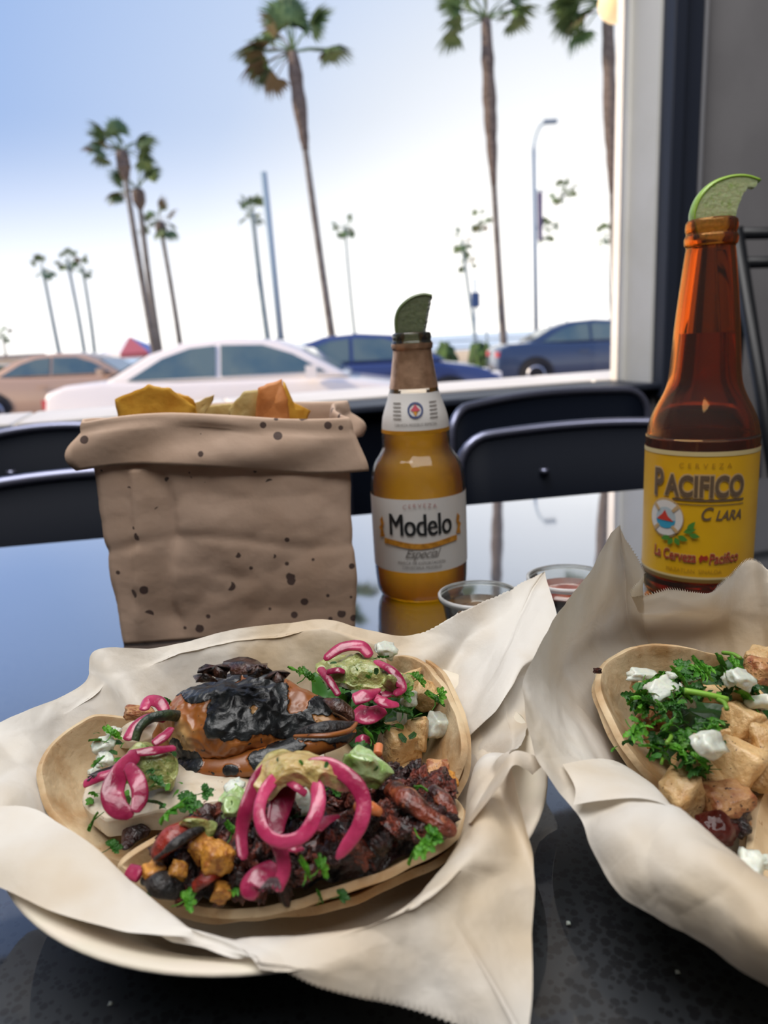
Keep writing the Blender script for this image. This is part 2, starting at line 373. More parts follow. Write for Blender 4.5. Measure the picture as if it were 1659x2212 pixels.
tb = root('dining_table', (0, .3, 0), 'dark polished stone dining table carrying the food and bottles', 'table')
o = slab('tabletop', [tA, tB, tB-en_*1.0, tA-en_*1.0], TZ-.03, TZ, mt); o.parent = tb; o.location = o.location-tb.location; bevel(o, .002)
for s, t in ((.25, .15), (.25, .85)):
    for q in (tA+ed*.2, tB-ed*.2):
        c = q-en_*t; mk('leg', *tube([Vector((c.x, c.y, 0)), Vector((c.x, c.y, TZ-.03))], .025, 16), M_black, tb)

# ------------------------------------------------------------------ chairs
def make_chair(pa, pb, ztop, label, drop=.28, n=16, sdp=.37):
    """pa, pb: xy of left and right ends of the back, facing the camera"""
    a = Vector((pa.x, pa.y, 0)); b_ = Vector((pb.x, pb.y, 0)); d = (b_-a); w = d.length; d.normalize(); out = Vector((-d.y, d.x, 0))
    if out.y < 0: out = -out
    mid = (a+b_)/2
    r = root('metal_chair', mid, label, 'chair', None)
    # the back is toward the far side when the chair faces us: seat comes towards the table
    def P(s, t, z): return a+d*s+out*t+Vector((0, 0, z))
    cr_ = .045; zb = ztop-drop
    outl = []
    for k in range(7): an = math.pi-k*math.pi/12; outl.append((cr_+cr_*math.cos(an), ztop-cr_+cr_*math.sin(an)))
    for k in range(1, n): s = cr_+(w-2*cr_)*k/n; outl.append((s, ztop+.006*math.sin(math.pi*k/n)))
    for k in range(7): an = math.pi/2-k*math.pi/12; outl.append((w-cr_+cr_*math.cos(an), ztop-cr_+cr_*math.sin(an)))
    def bow(s): return -.035*(1-((s-w/2)/(w/2))**2)*-1
    vs = []; fs = []
    for s, z in outl: vs += [P(s, bow(s), z), P(s, bow(s), zb)]
    for k in range(len(outl)-1): fs.append((2*k, 2*k+1, 2*k+3, 2*k+2))
    bk = mk('backrest', vs, fs, M_navy, r); solid(bk, .004, 0)
    mk('back_rim', *tube([P(0, 0, zb)]+[P(s, bow(s), z) for s, z in outl]+[P(w, 0, zb)], .0065, 10), M_rimm, r)
    for k in (.30, .70):
        q = P(w*k, bow(w*k)-.004, ztop-.055); mk('rivet', *lathe([(.007, -.003), (.006, .003)], q, 12), M_rimm, r)
    sb = MB(); ss = [P(.01, -.0, .45), P(w-.01, 0, .45), P(w-.01, -sdp, .46), P(.01, -sdp, .46)]
    s_ = slab('seat', ss, .44, .46, M_navy); s_.parent = r; s_.location -= r.location; bevel(s_, .008)
    for s in (0, w):
        sg = -1 if s == 0 else 1
        mk('back_post', *tube([P(s, 0, .45), P(s, .01, zb+.02)], .010, 8), M_navy, r)
        mk('leg', *tube([P(s, 0, .45), P(s+.004*sg, .06, 0)], [.014, .010], 8), M_navy, r)
        mk('leg', *tube([P(s, .01-sdp, .45), P(s+.004*sg, -sdp-.02, 0)], [.014, .010], 8), M_navy, r)
    return r
zc = .800
def chair_from(px0, py0, px1, py1, label, zt=zc):
    a = ray(px0, py0); b_ = ray(px1, py1)
    return make_chair(CAM+a*((zt-CAM.z)/a.z), CAM+b_*((zt-CAM.z)/b_.z), zt, label, sdp=.37 if zt < .79 else .29)
chair_from(990, 945, 1640, 915, 'dark metal chair behind the two bottles, nearest on the right', .775)
chair_from(-330, 1105, 455, 1008, 'dark metal chair close behind the paper bag at left', .772)
chair_from(972, 884, 1400, 838, 'dark metal chair under the window sill at right, behind another chair')
chair_from(-120, 957, 290, 916, 'dark metal chair under the window sill at the left edge')
chair_from(345, 912, 742, 882, 'dark metal chair under the window between bag and small bottle')

# folded black high chair against the right wall
hc = root('high_chair', D(1650, 700, 1.25)-Vector((0, 0, D(1650, 700, 1.25).z)), 'black folded high chair frame standing against the grey wall', 'high chair')
Yh = 1.22
pT, pB = D(1588, 492, Yh), D(1668, 990, Yh)
def ext(a, b, z): k = (z-a.z)/(b.z-a.z); return a+(b-a)*k
pF = ext(pT, pB, .0)
p2T = pT+Vector((.30, .09, 0)); p2F = pF+Vector((.34, .1, 0))
mk('front_leg', *tube([pT, pF], .0115, 10), M_black, hc); mk('front_leg', *tube([p2T, p2F], .0115, 10), M_black, hc)
p3F = pF+Vector((-.10, .28, 0)); p4F = p2F+Vector((-.02, .28, 0))
mk('rear_leg', *tube([ext(pT, pB, .95)+Vector((0, .02, 0)), p3F], .0115, 10), M_black, hc); mk('rear_leg', *tube([ext(p2T, p2F, .95)+Vector((0, .02, 0)), p4F], .0115, 10), M_black, hc)
for py in (505, 568, 905, 1010):
    a = D(1588+(py-492)*.16, py, Yh); q = ext(p2T, p2F, a.z); mk('rung', *tube([a, q], .009, 8), M_black, hc)
sq = [ext(pT, pB, .70), ext(p2T, p2F, .70), ext(p2T, p2F, .70)+Vector((0, -.05, .02)), ext(pT, pB, .70)+Vector((0, -.05, .02))]
mk('folded_seat', [v+Vector((0, 0, dz)) for dz in (0, -.2) for v in sq], [(0, 1, 2, 3), (4, 5, 6, 7), (0, 1, 5, 4), (1, 2, 6, 5), (2, 3, 7, 6), (3, 0, 4, 7)], M_black, hc, smooth=False)

# globe lamp hanging outside the window
c = D(1330, 8, 2.05); gr = root('globe_lamp', c+Vector((0, 0, .35)), 'cream globe lamp hanging outside at the top right of the window', 'lamp')
mgl = mat('cream_globe', '#f3d9a8', .4); mgl.node_tree.nodes['Principled BSDF'].inputs['Emission Color'].default_value = srgb('#ffdca0'); mgl.node_tree.nodes['Principled BSDF'].inputs['Emission Strength'].default_value = .55
mk('globe', *lathe([(.001, -.043), (.018, -.039), (.032, -.028), (.041, -.012), (.043, .003), (.039, .018), (.028, .033), (.014, .041), (.012, .05)], c, 24), mgl, gr)
mk('stem', *tube([c+Vector((0, 0, .045)), c+Vector((0, 0, .30))], .005, 8), M_black, gr)
cw = WP((c-WO).dot(wl), .12, c.z+.30); mk('bracket_arm', *tube([c+Vector((0, 0, .30)), cw], .008, 8), M_black, gr)

# ------------------------------------------------------------------ outside
GZ = -.50
M_road = mat('road', '#b7a698', .85, '#a99b92', 2); M_sand = mat('sand', '#d9c4a0', .95, '#cbb48d', .3); M_sea = mat('sea', '#a9c3d2', .35, '#b9d0dc', .05)
M_walk = mat('pavement', '#ece4da', .8, '#ded6cc', 3)
def gslab(name, x0, x1, y0, y1, z, m): return struct(plane(name, x0, x1, y0, y1, z, m, .1))
gslab('trim_pavement', -60, 60, 2.2, 8.2, GZ+.10, M_walk)
gslab('trim_road', -250, 250, 8.2, 27, GZ, M_road)
gslab('trim_promenade', -250, 250, 27, 31, GZ+.12, mat('promenade', '#d8b7a2', .85, '#cba893', 1))
gslab('trim_beach', -400, 400, 31, 75, GZ-.15, M_sand)
gslab('trim_sea', -4000, 4000, 75, 6000, GZ-.6, M_sea)
for y in (12.2, 15.6, 19.5):
    for k in range(-6, 7):
        pass
# low sea wall and hedges
hm = mat('hedge', '#4c6a2c', .8, '#2f4420', 4, bump=.05, bscale=8)
sr = root('promenade_railing', (6, 31, GZ), 'thin pale railing along the promenade before the sea', 'railing')
for z in (.75, 1.02): mk('rail', *tube([Vector((-30, 31, GZ+z+.12)), Vector((40, 31, GZ+z+.12))], .03, 6), mat('rail_paint', '#b9c8cc', .5), sr)
for k in range(24): mk('post', *tube([Vector((-30+k*3, 31, GZ+.1)), Vector((-30+k*3, 31, GZ+1.15))], .04, 6), MATS['rail_paint'], sr)
def hedge(px0, px1, py, Y, h, label):
    a, b_ = D(px0, py, Y), D(px1, py, Y); cx = (a.x+b_.x)/2; w = (b_.x-a.x)/2
    bm = bmesh.new(); bmesh.ops.create_icosphere(bm, subdivisions=4, radius=1)
    for v in bm.verts:
        n = 1+.25*noise.noise(v.co*3.1+Vector((cx, 0, 0)))+.1*noise.noise(v.co*9); v.co = Vector((v.co.x*w*n, v.co.y*.7*n, max(v.co.z*h*n, -.05)))
    me = bpy.data.meshes.new('hedge'); bm.to_mesh(me); bm.free(); me.materials.append(hm)
    o = bpy.data.objects.new('hedge', me); COL.objects.link(o); o.location = (cx, Y, GZ+.12); tag(o, label, 'hedge', kind=None)
hedge(935, 988, 765, 29.5, 1.0, 'low green hedge just right of the small bottle neck'); hedge(1012, 1066, 765, 28.2, .95, 'low green hedge left of the dark blue car')
hedge(-60, 40, 765, 40, .8, 'low shrub on the sand at the left edge')
# striped beach tent and kiosks
def tent(px, py, Y, w, h, cols, label):
    c = D(px, py, Y); c.z = GZ-.1; r = root('beach_tent', c, label, 'tent')
    for k in range(8):
        a0, a1 = math.pi*2*k/8, math.pi*2*(k+1)/8
        p0, p1 = c+Vector((w*math.cos(a0), w*math.sin(a0), h*.62)), c+Vector((w*math.cos(a1), w*math.sin(a1), h*.62)); tp = c+Vector((0, 0, h))
        q0, q1 = p0-Vector((0, 0, .25)), p1-Vector((0, 0, .25))
        o = mk('canopy_panel', [p0, p1, tp, q0, q1], [(0, 1, 2), (0, 3, 4, 1)], cols[k % len(cols)], r, smooth=False); solid(o, .02)
    for k in range(4):
        a = math.pi/4+math.pi/2*k; q = c+Vector((w*.85*math.cos(a), w*.85*math.sin(a), 0)); mk('post', *tube([q, q+Vector((0, 0, h*.6))], .05, 6), M_white, r)
tent(282, 745, 42, 1.9, 2.3, [mat('tent_red', '#c96a6e', .7), mat('tent_blue', '#7f92c8', .7), M_white], 'red and blue beach tent on the sand behind the tan car')
tent(385, 745, 46, 1.1, 1.4, [mat('tent_pink', '#d9a49c', .7), M_white], 'small pink and white sunshade right of the red and blue tent')
def kiosk(px, Y, w, h, m, label):
    c = D(px, 745, Y); c.z = GZ-.15; r = root('beach_hut', c, label, 'hut')
    MB().box(c+Vector((0, 0, h/2)), (w, 2, h)).obj('wall', m, r, smooth=False)
    MB().box(c+Vector((0, 0, h+.12)), (w*1.15, 2.4, .2)).obj('roof', mat('hut_roof', '#9a8f88', .8), r, smooth=False)
    MB().box(c+Vector((-w*.2, -1.01, h*.5)), (w*.2, .05, h*.55)).obj('door', mat('hut_door', '#8793a0', .6), r, smooth=False)
kiosk(20, 44, 2.6, 1.5, mat('hut_cream', '#e8d7bd', .8), 'cream beach hut with a flat roof at the far left')
kiosk(52, 66, 3.4, 1.2, mat('hut_sand', '#dcc7a3', .8), 'low sand coloured hut beside the cream one')

# palms
M_trunk = mat('palm_trunk', '#807c76', .9, '#6a645d', 3, bump=.02, bscale=12)
M_trunkf = mat('hazy_trunk', '#7d9098', .9, '#8b9ca2', 2); M_thatch = mat('palm_thatch', '#75685f', .95, '#564b44', 8, bump=.03, bscale=14)  # far trunks: bluish distance haze put into the base colour
M_frond = mat('palm_frond', '#6d8450', .6, '#4f6a40', 2, rnd=.3); M_frondd = mat('dry_frond', '#6f5f42', .8, rnd=.25)
def frond_mesh(seed, dry):
    rnd = random.Random(seed); vs = []; fs = []
    def add(v, f):
        k = len(vs); vs.extend(v); fs.extend([tuple(i+k for i in q) for q in f])
    L0 = .95
    pts = [Vector((0, 0, 0)), Vector((L0*.5, 0, .05)), Vector((L0, 0, 0))]
    add(*tube(pts, [.035, .022, .018], 5))
    for k in range(15):
        a = R_(-100+200*k/14); Lk = .78*(1-.25*abs(a)/1.9)*rnd.uniform(.9, 1.08); dv = Vector((math.cos(a), math.sin(a), 0)); sd_ = Vector((-dv.y, dv.x, 0))
        b0 = Vector((L0, 0, 0)); m1 = b0+dv*Lk*.5+Vector((0, 0, .02-.06*abs(a))); t1 = b0+dv*Lk+Vector((0, 0, -.16-.1*rnd.random()))
        w = .075
        add([b0+sd_*.015, b0-sd_*.015, m1-sd_*w+Vector((0, 0, .03)), m1+Vector((0, 0, -.01)), m1+sd_*w+Vector((0, 0, .03)), t1], [(1, 2, 3, 0), (0, 3, 4), (2, 5, 3), (3, 5, 4)])
    return meshdata('frond', vs, fs, M_frondd if dry else M_frond)
FR = [frond_mesh(i, False) for i in range(3)]+[frond_mesh(9, True)]
def palm(cx, cy, bx, by, Y, rpx, label, group=None, nf=14, tw=.16, seed=0, thatch=.3, far=False, clumps=None):
    rnd = random.Random(seed+cx)
    top = D(cx, cy, Y); b0 = D(bx, by, Y); k = (GZ-.1-top.z)/(b0.z-top.z); bot = top+(b0-top)*k
    r = root('palm_tree', bot, label, 'palm tree', group)
    H = (top-bot).length; R = rpx/FPX*Y*1.02; n = 26; pts = []; rad = []
    bend = rnd.uniform(-.012, .012)*H
    for i in range(n):
        f = i/(n-1); p = bot+(top-bot)*f+Vector((bend*math.sin(math.pi*f), 0, 0)); pts.append(p)
        rad.append(tw*(1.25-.55*f) if f > .03 else tw*1.6)
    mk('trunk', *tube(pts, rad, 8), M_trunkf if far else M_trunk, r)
    if thatch:
        tp = []; tr_ = []; s0 = 1-thatch
        for i in range(18):
            f = s0+(1-s0)*i/17; p = crom(pts, f*(n-1)); tp.append(p); g = i/17
            tr_.append(tw*(.75+1.35*math.sin(math.pi*min(1, g*.8+.05))*(.8+.35*rnd.random())))
        mk('thatch_skirt', *tube(tp, tr_, 9), M_thatch, r)
    s = R/1.6
    for q in range(nf):
        if clumps: az, el = clumps[q % len(clumps)]; az += rnd.uniform(-22, 22); el += rnd.uniform(-18, 18)
        else: az = 360*q/nf*2.618; el = rnd.choice([65, 35, 15, -5, -30, -50])+rnd.uniform(-10, 10)
        M = Matrix.Rotation(R_(az), 3, 'Z') @ Matrix.Rotation(R_(-el), 3, 'Y') @ Matrix.Rotation(R_(rnd.uniform(-40, 40)), 3, 'X')
        inst('frond', FR[3] if (rnd.random() < .12) else FR[q % 3], top-r.location, M.to_euler(), s*rnd.uniform(.85, 1.1), r)
    return r
palm(632, 112, 718, 728, 30, 105, 'tall palm with a drooping fan crown, large, left of the window centre', nf=22, tw=.13, thatch=.28, clumps=[(95, 70), (150, 55), (180, 10), (185, -15), (175, -35), (10, 18), (20, 38), (120, 80)])
palm(1050, 40, 1088, 722, 30, 95, 'tall palm at centre right, its crown cut by the top of the photo', nf=20, tw=.12, thatch=.45, clumps=[(180, 15), (170, 40), (60, 85), (10, 35), (0, 15), (120, 70), (185, -5)])
palm(1312, 5, 1327, 690, 30, 105, 'tall palm nearest the white window reveal, behind the globe lamp', nf=18, tw=.12, thatch=.5, clumps=[(180, 20), (175, -5), (185, -30), (165, 40), (20, 60)])
palm(262, 325, 336, 765, 38, 70, 'palm with the highest crown of the left trio', nf=18, tw=.16, thatch=.12, clumps=[(120, 65), (175, 35), (190, 0), (20, 30), (15, -5)])
palm(298, 408, 345, 750, 40, 62, 'palm with the middle crown of the left trio', nf=16, tw=.16, thatch=.1, clumps=[(60, 60), (180, 30), (185, -5), (15, 35)])
palm(345, 480, 388, 745, 44, 46, 'palm with the lowest crown of the left trio', nf=14, tw=.15, thatch=.1)
palm(92, 580, 127, 757, 52, 30, 'small far palm standing alone near the left edge', nf=12, tw=.15, thatch=0, far=True)
palm(145, 562, 180, 755, 52, 30, 'small far palm, left one of the pair beside the lone left palm', nf=12, tw=.14, thatch=0, far=True)
palm(178, 578, 202, 755, 54, 26, 'small far palm, right one of the pair beside the lone left palm', nf=12, tw=.14, thatch=0, far=True)
palm(545, 458, 580, 735, 46, 36, 'slim palm immediately left of the bare pole', nf=14, tw=.17, thatch=0, far=True)
palm(745, 490, 768, 730, 52, 30, 'slim far palm right of the big palm trunk', nf=12, tw=.10, thatch=0, far=True)
palm(998, 520, 1028, 732, 52, 28, 'small far palm, lower left of the three left of the centre right trunk', nf=12, tw=.10, thatch=0, far=True)
palm(1006, 570, 1026, 732, 55, 24, 'small far palm with the lowest crown, behind the traffic light', nf=12, tw=.10, thatch=0, far=True)
palm(1036, 478, 1052, 730, 54, 28, 'small far palm just left of the centre right trunk, highest of its cluster', nf=12, tw=.06, thatch=0, far=True)
palm(1217, 415, 1222, 712, 50, 34, 'far palm right of the street lamp with a raised crown', nf=12, tw=.04, thatch=0, far=True)
palm(1182, 500, 1186, 712, 56, 28, 'small far palm under the banner beside the street lamp', nf=12, tw=.04, thatch=0, far=True)
palm(1308, 508, 1320, 700, 52, 26, 'small far palm beside the rightmost trunk', nf=12, tw=.06, thatch=0, far=True)
palm(5, 722, 12, 765, 60, 22, 'low far palm cut by the left edge of the photo', nf=12, tw=.10, thatch=0)
# poles
M_pole = mat('pole_paint', '#8fa6b4', .6)
def pole(px, py, bx, by, Y, rad):
    top = D(px, py, Y); b0 = D(bx, by, Y); k = (GZ-top.z)/(b0.z-top.z); return top, top+(b0-top)*k
t_, b_ = pole(569, 372, 607, 735, 30, .1); r = root('utility_pole', b_, 'bare thick pole between two slim palms', 'pole')
mk('shaft', *tube([b_, t_], [.15, .12], 10), M_pole, r); q = t_+(b_-t_)*.815; MB().box(q+Vector((0, -.15, 0)), (.34, .3, .38)).obj('signal_box', mat('box_grey', '#5d6470', .6), r, smooth=False)
t_, b_ = pole(1153, 322, 1158, 700, 30.3, .1); r = root('street_lamp', b_, 'tall street lamp with a curved arm left of the right palm', 'street lamp')
mk('shaft', *tube([b_, t_], [.10, .06], 10), M_pole, r); e_ = D(1183, 262, 31); mk('arm', *tube(spline([t_, D(1156, 300, 31), D(1166, 274, 31), e_], 14), .04, 8), M_pole, r)
MB().box(e_+Vector((.1, 0, -.02)), (.5, .22, .12)).obj('lamp_head', mat('lamp_head', '#7b8fa0', .5), r, smooth=False)
q = D(1165, 450, 30.6); r = root('street_banner', q, 'dark mauve banner hung on the street lamp pole', 'banner')
o = mk('cloth', [D(1160, 415, 30.7), D(1172, 415, 30.7), D(1172, 520, 30.7), D(1162, 520, 30.7)], [(0, 1, 2, 3)], mat('banner', '#6e6480', .8), r, smooth=False); solid(o, .03)
mk('bracket', *tube([D(1155, 412, 30.8), D(1176, 412, 30.8)], .03, 6), M_pole, r)
t_, b_ = pole(1026, 600, 1026, 740, 30, .1); r = root('traffic_light', b_, 'small dark traffic light on a thin post beside the low palms', 'traffic light')
mk('post', *tube([b_, t_], .05, 8), M_pole, r); MB().box(D(1027, 648, 29.85), (.30, .25, .55)).obj('signal_head', mat('signal', '#34507c', .5), r, smooth=False)

# cars --------------------------------------------------------------
M_glassc = mat('car_glass', '#3f5a60', .08, '#5d6f68', 1.5, spec=.9, coat=.6); M_tyre = mat('tyre', '#1c1c1e', .8); M_rim = mat('wheel_rim', '#b9bbc0', .3, metal=.6)
M_tail = mat('tail_light', '#d33038', .3); M_headl = mat('head_light', '#f3f3f3', .1, coat=.8); M_carblk = mat('car_dark_trim', '#202226', .5)
def car(x0, Y, facing, paint, label, sc=1.0, gz=GZ, Lc=4.6):
    """side view sedan; x0 = rear bumper x when facing=+1 (nose to the right)"""
    r = root('car', Vector((x0+facing*Lc*sc/2, Y, gz)), label, 'car')
    def X(s): return x0+facing*s*sc
    W2 = .88*sc
    low = [(0, .35), (.02, .62), (.06, .92), (.30, 1.00), (.75, 1.02), (1.6, .98), (3.1, .96), (3.5, .94), (4.1, .84), (4.45, .70), (4.58, .50), (4.55, .30), (4.3, .22), (.2, .24)]
    def prism(name, prof, hw_low, hw_top, z_lo, z_hi, m, parent=r, bv=.06):
        vs = []; n = len(prof)
        for sgn in (-1, 1):
            for s, z in prof:
                f = (z-z_lo)/(z_hi-z_lo); w = hw_low+(hw_top-hw_low)*max(0, min(1, f)); vs.append((X(s), Y+sgn*w*sc, gz+z*sc))
        fs = [tuple(range(n)), tuple(range(n, 2*n))]+[(i, (i+1) % n, n+(i+1) % n, n+i) for i in range(n)]
        o = mk(name, vs, fs, m, parent, smooth=True); 
        if bv: bevel(o, bv*sc, 3, 25)
        return o
    prism('body', low, .88, .84, .2, 1.0, paint)
    roof = [(.72, 1.0), (1.25, 1.30), (1.65, 1.42), (2.2, 1.45), (2.75, 1.40), (3.05, 1.28), (3.62, .95)]
    prism('cabin', roof, .80, .58, .95, 1.45, paint, bv=.05)
    def side(name, prof, off, m):
        for sgn in (-1, 1):
            vs = []
            for s, z in prof:
                w = .80+(.58-.80)*((z-.95)/.5); vs.append((X(s), Y+sgn*(w*sc+off), gz+z*sc))
            o = mk(name, vs, [tuple(range(len(vs)))], m, r, smooth=False); solid(o, .012, 0)
    side('side_window', [(1.02, 1.02), (1.42, 1.25), (1.75, 1.35), (2.05, 1.37), (2.05, 1.02)], .012, M_glassc)
    side('side_window', [(2.11, 1.02), (2.11, 1.37), (2.6, 1.35), (2.95, 1.23), (3.32, 1.02)], .012, M_glassc)
    def across(name, s0, z0, s1, z1, w0, w1, m):
        dz = Vector((facing*(z0-z1), 0, abs(s1-s0))).normalized()*.015; 
        vs = [Vector((X(s0), Y-w0*sc, gz+z0*sc))+dz, Vector((X(s0), Y+w0*sc, gz+z0*sc))+dz, Vector((X(s1), Y+w1*sc, gz+z1*sc))+dz, Vector((X(s1), Y-w1*sc, gz+z1*sc))+dz]
        if name == 'rear_window': vs = [v-2*Vector((dz.x, 0, 0)) for v in vs]
        o = mk(name, vs, [(0, 1, 2, 3)], m, r, smooth=False); solid(o, .012, 0)
    across('windscreen', 3.53, 1.0, 3.08, 1.27, .72, .60, M_glassc); across('rear_window', .80, 1.05, 1.22, 1.28, .72, .60, M_glassc)
    for s in (.85, 3.62):
        for sgn in (-1, 1):
            yc = Y+sgn*.80*sc; cc = Vector((X(s), yc, gz+.33*sc))
            wv, wf_ = lathe([(.20*sc, -.11*sc), (.31*sc, -.11*sc), (.33*sc, -.08*sc), (.33*sc, .08*sc), (.31*sc, .11*sc), (.20*sc, .11*sc)], (0, 0, 0), 28)
            M = Matrix.Rotation(R_(90), 3, 'X'); w = mk('wheel', [M @ v+cc for v in wv], wf_, M_tyre, r)
            rv, rf = lathe([(.21*sc, -.10*sc), (.21*sc, .10*sc), (.05*sc, .085*sc)], (0, 0, 0), 20); mk('rim', [M @ v+cc+Vector((0, sgn*.015, 0)) for v in rv], rf, M_rim, w)
            a = [(X(s)+.40*sc*math.cos(R_(t)), Y+sgn*.885*sc, gz+(.33+.40*math.sin(R_(t)))*sc) for t in range(0, 181, 15)]
            o = mk('wheel_arch', a, [tuple(range(len(a)))], M_carblk, r, smooth=False); solid(o, .01, 0)
    for sgn in (-1, 1):
        MB().box((X(.10), Y+sgn*.66*sc, gz+.80*sc), (.15*sc, .36*sc, .11*sc)).obj('tail_light', M_tail, r, smooth=False)
        MB().box((X(4.32), Y+sgn*.66*sc, gz+.68*sc), (.30*sc, .36*sc, .12*sc)).obj('head_light', M_headl, r, smooth=False)
        MB().box((X(3.18), Y+sgn*.97*sc, gz+1.03*sc), (.12*sc, .2*sc, .14*sc)).obj('side_mirror', paint, r, smooth=False)
        for s in (1.9, 2.75): MB().box((X(s), Y+sgn*.885*sc, gz+.80*sc), (.2*sc, .03, .03)).obj('door_handle', paint, r, smooth=False)
    MB().box((X(-.01), Y, gz+.42*sc), (.06, 1.3*sc, .12*sc)).obj('rear_bumper', M_carblk, r, smooth=False)
    return r
def paint(n, h, rough=.3, metal=.2): return mat(n, h, rough, coat=.8, metal=metal)
xw = D(150, 870, 9.9).x
car(xw, 9.9, 1, paint('white_paint_car', '#f6ede0', .35, 0), 'white sedan parked closest to the window, behind the bag', 1.04)
car(D(-55, 870, 16.4).x, 16.4, 1, paint('tan_paint', '#c9a686', .35), 'tan silver sedan at the left with a red tail light', 1.0)
car(D(500, 800, 13.4).x, 13.4, 1, paint('navy_paint', '#3a4a78', .35), 'navy car half hidden behind the white sedan', 1.04)
car(D(1060, 780, 19.0).x, 19.0, 1, paint('blue_paint', '#31435f', .3), 'dark blue sedan at right beside the white window reveal', 1.10)
# ------------------------------------------------------------------ bottles
def glassmat(name, col, rough=.0, ior=1.45, tl=0, tlcol=None, bump=0, frost=0, fcol=(.75, .75, .75, 1)):
    m = bpy.data.materials.new(name); m.use_nodes = True; nt = m.node_tree; nt.nodes.remove(nt.nodes['Principled BSDF']); L = nt.links.new
    g = N(nt, 'ShaderNodeBsdfGlass'); g.inputs['Color'].default_value = srgb(col) if isinstance(col, str) else col
    g.inputs['Roughness'].default_value = rough; g.inputs['IOR'].default_value = ior; out = g.outputs[0]
    if bump:
        n = N(nt, 'ShaderNodeTexNoise'); n.inputs['Scale'].default_value = 380; n.inputs['Detail'].default_value = 4; co = N(nt, 'ShaderNodeTexCoord'); L(co.outputs['Object'], n.inputs['Vector'])
        bp = N(nt, 'ShaderNodeBump'); bp.inputs['Distance'].default_value = bump; L(n.outputs['Fac'], bp.inputs['Height']); L(bp.outputs[0], g.inputs['Normal'])
    if tl:
        t = N(nt, 'ShaderNodeBsdfTranslucent'); t.inputs[0].default_value = srgb(tlcol) if isinstance(tlcol, str) else tlcol; s = N(nt, 'ShaderNodeMixShader'); s.inputs[0].default_value = tl; L(out, s.inputs[1]); L(t.outputs[0], s.inputs[2]); out = s.outputs[0]
    if frost:
        d = N(nt, 'ShaderNodeBsdfDiffuse'); d.inputs[0].default_value = fcol; s = N(nt, 'ShaderNodeMixShader'); s.inputs[0].default_value = frost; L(out, s.inputs[1]); L(d.outputs[0], s.inputs[2]); out = s.outputs[0]
    L(out, nt.nodes['Material Output'].inputs[0]); return m
def thinglass(name, col, ior=1.5, frost=0, rough=.05):
    m = bpy.data.materials.new(name); m.use_nodes = True; nt = m.node_tree; nt.nodes.remove(nt.nodes['Principled BSDF']); L = nt.links.new
    t = N(nt, 'ShaderNodeBsdfTransparent'); t.inputs[0].default_value = srgb(col) if isinstance(col, str) else col; g = N(nt, 'ShaderNodeBsdfGlossy'); g.inputs['Roughness'].default_value = rough
    f = N(nt, 'ShaderNodeFresnel'); f.inputs[0].default_value = ior; s = N(nt, 'ShaderNodeMixShader'); L(f.outputs[0], s.inputs[0]); L(t.outputs[0], s.inputs[1]); L(g.outputs[0], s.inputs[2]); out = s.outputs[0]
    if frost:
        d = N(nt, 'ShaderNodeBsdfDiffuse'); d.inputs[0].default_value = (.8, .8, .8, 1); s = N(nt, 'ShaderNodeMixShader')
        n = N(nt, 'ShaderNodeTexNoise'); n.inputs['Scale'].default_value = 60; co = N(nt, 'ShaderNodeTexCoord'); L(co.outputs['Object'], n.inputs['Vector'])
        mm = N(nt, 'ShaderNodeMath', operation='MULTIPLY'); mm.inputs[1].default_value = frost*2; L(n.outputs['Fac'], mm.inputs[0]); L(mm.outputs[0], s.inputs[0]); L(out, s.inputs[1]); L(d.outputs[0], s.inputs[2]); out = s.outputs[0]
    L(out, nt.nodes['Material Output'].inputs[0]); return m
def sm(prof, n=5):
    P = [Vector((r, z, 0)) for r, z in prof]; Q = spline(P, (len(P)-1)*n+1); return [(max(q.x, .0005), q.y) for q in Q]
def prof_r(prof, z):
    for (r0_, z0), (r1, z1) in zip(prof, prof[1:]):
        if z0 <= z <= z1: return r0_+(r1-r0_)*(z-z0)/max(1e-9, z1-z0)
    return prof[-1][0]
def textmesh(s, size, sx_=1.0, off=0, shear=0, space=1.0):
    c = bpy.data.curves.new('t', 'FONT'); c.body = s; c.size = size; c.align_x = 'CENTER'; c.offset = off; c.shear = shear; c.space_character = space; c.resolution_u = 4
    o = bpy.data.objects.new('t', c); COL.objects.link(o); dg = bpy.context.evaluated_depsgraph_get(); me = bpy.data.meshes.new_from_object(o.evaluated_get(dg))
    bpy.data.objects.remove(o); bpy.data.curves.remove(c)
    bm = bmesh.new(); bm.from_mesh(me)
    for v in bm.verts: v.co.x *= sx_
    return bm
def slice_bm(bm, w=.0014):
    xs = [v.co.x for v in bm.verts]
    x = min(xs)+w
    while x < max(xs):
        bmesh.ops.bisect_plane(bm, geom=bm.verts[:]+bm.edges[:]+bm.faces[:], plane_co=(x, 0, 0), plane_no=(1, 0, 0)); x += w
    return bm
def wrap(bm, name, m, parent, c, prof, face, z0, off=.0004, x0=0, arc=0):
    """wrap flat x,y artwork on the bottle side; face = azimuth of the label centre"""
    slice_bm(bm); vs = []
    for v in bm.verts:
        x = v.co.x+x0; z = z0+v.co.y+arc*(x*x); r = prof_r(prof, z)+off; a = face+x/r
        vs.append(Vector((c.x+r*math.cos(a), c.y+r*math.sin(a), c.z+z)))
    fs = [[v.index for v in f.verts] for f in bm.faces]; bm.free()
    return mk(name, vs, fs, m, parent, smooth=False, recalc=False)
def poly_bm(polys):
    bm = bmesh.new()
    for P in polys:
        tri = tessellate_polygon([[Vector((x, y, 0)) for x, y in P]]); V = [bm.verts.new((x, y, 0)) for x, y in P]
        for t in tri:
            try: bm.faces.new([V[i] for i in t])
            except ValueError: pass
    bm.verts.index_update(); return bm
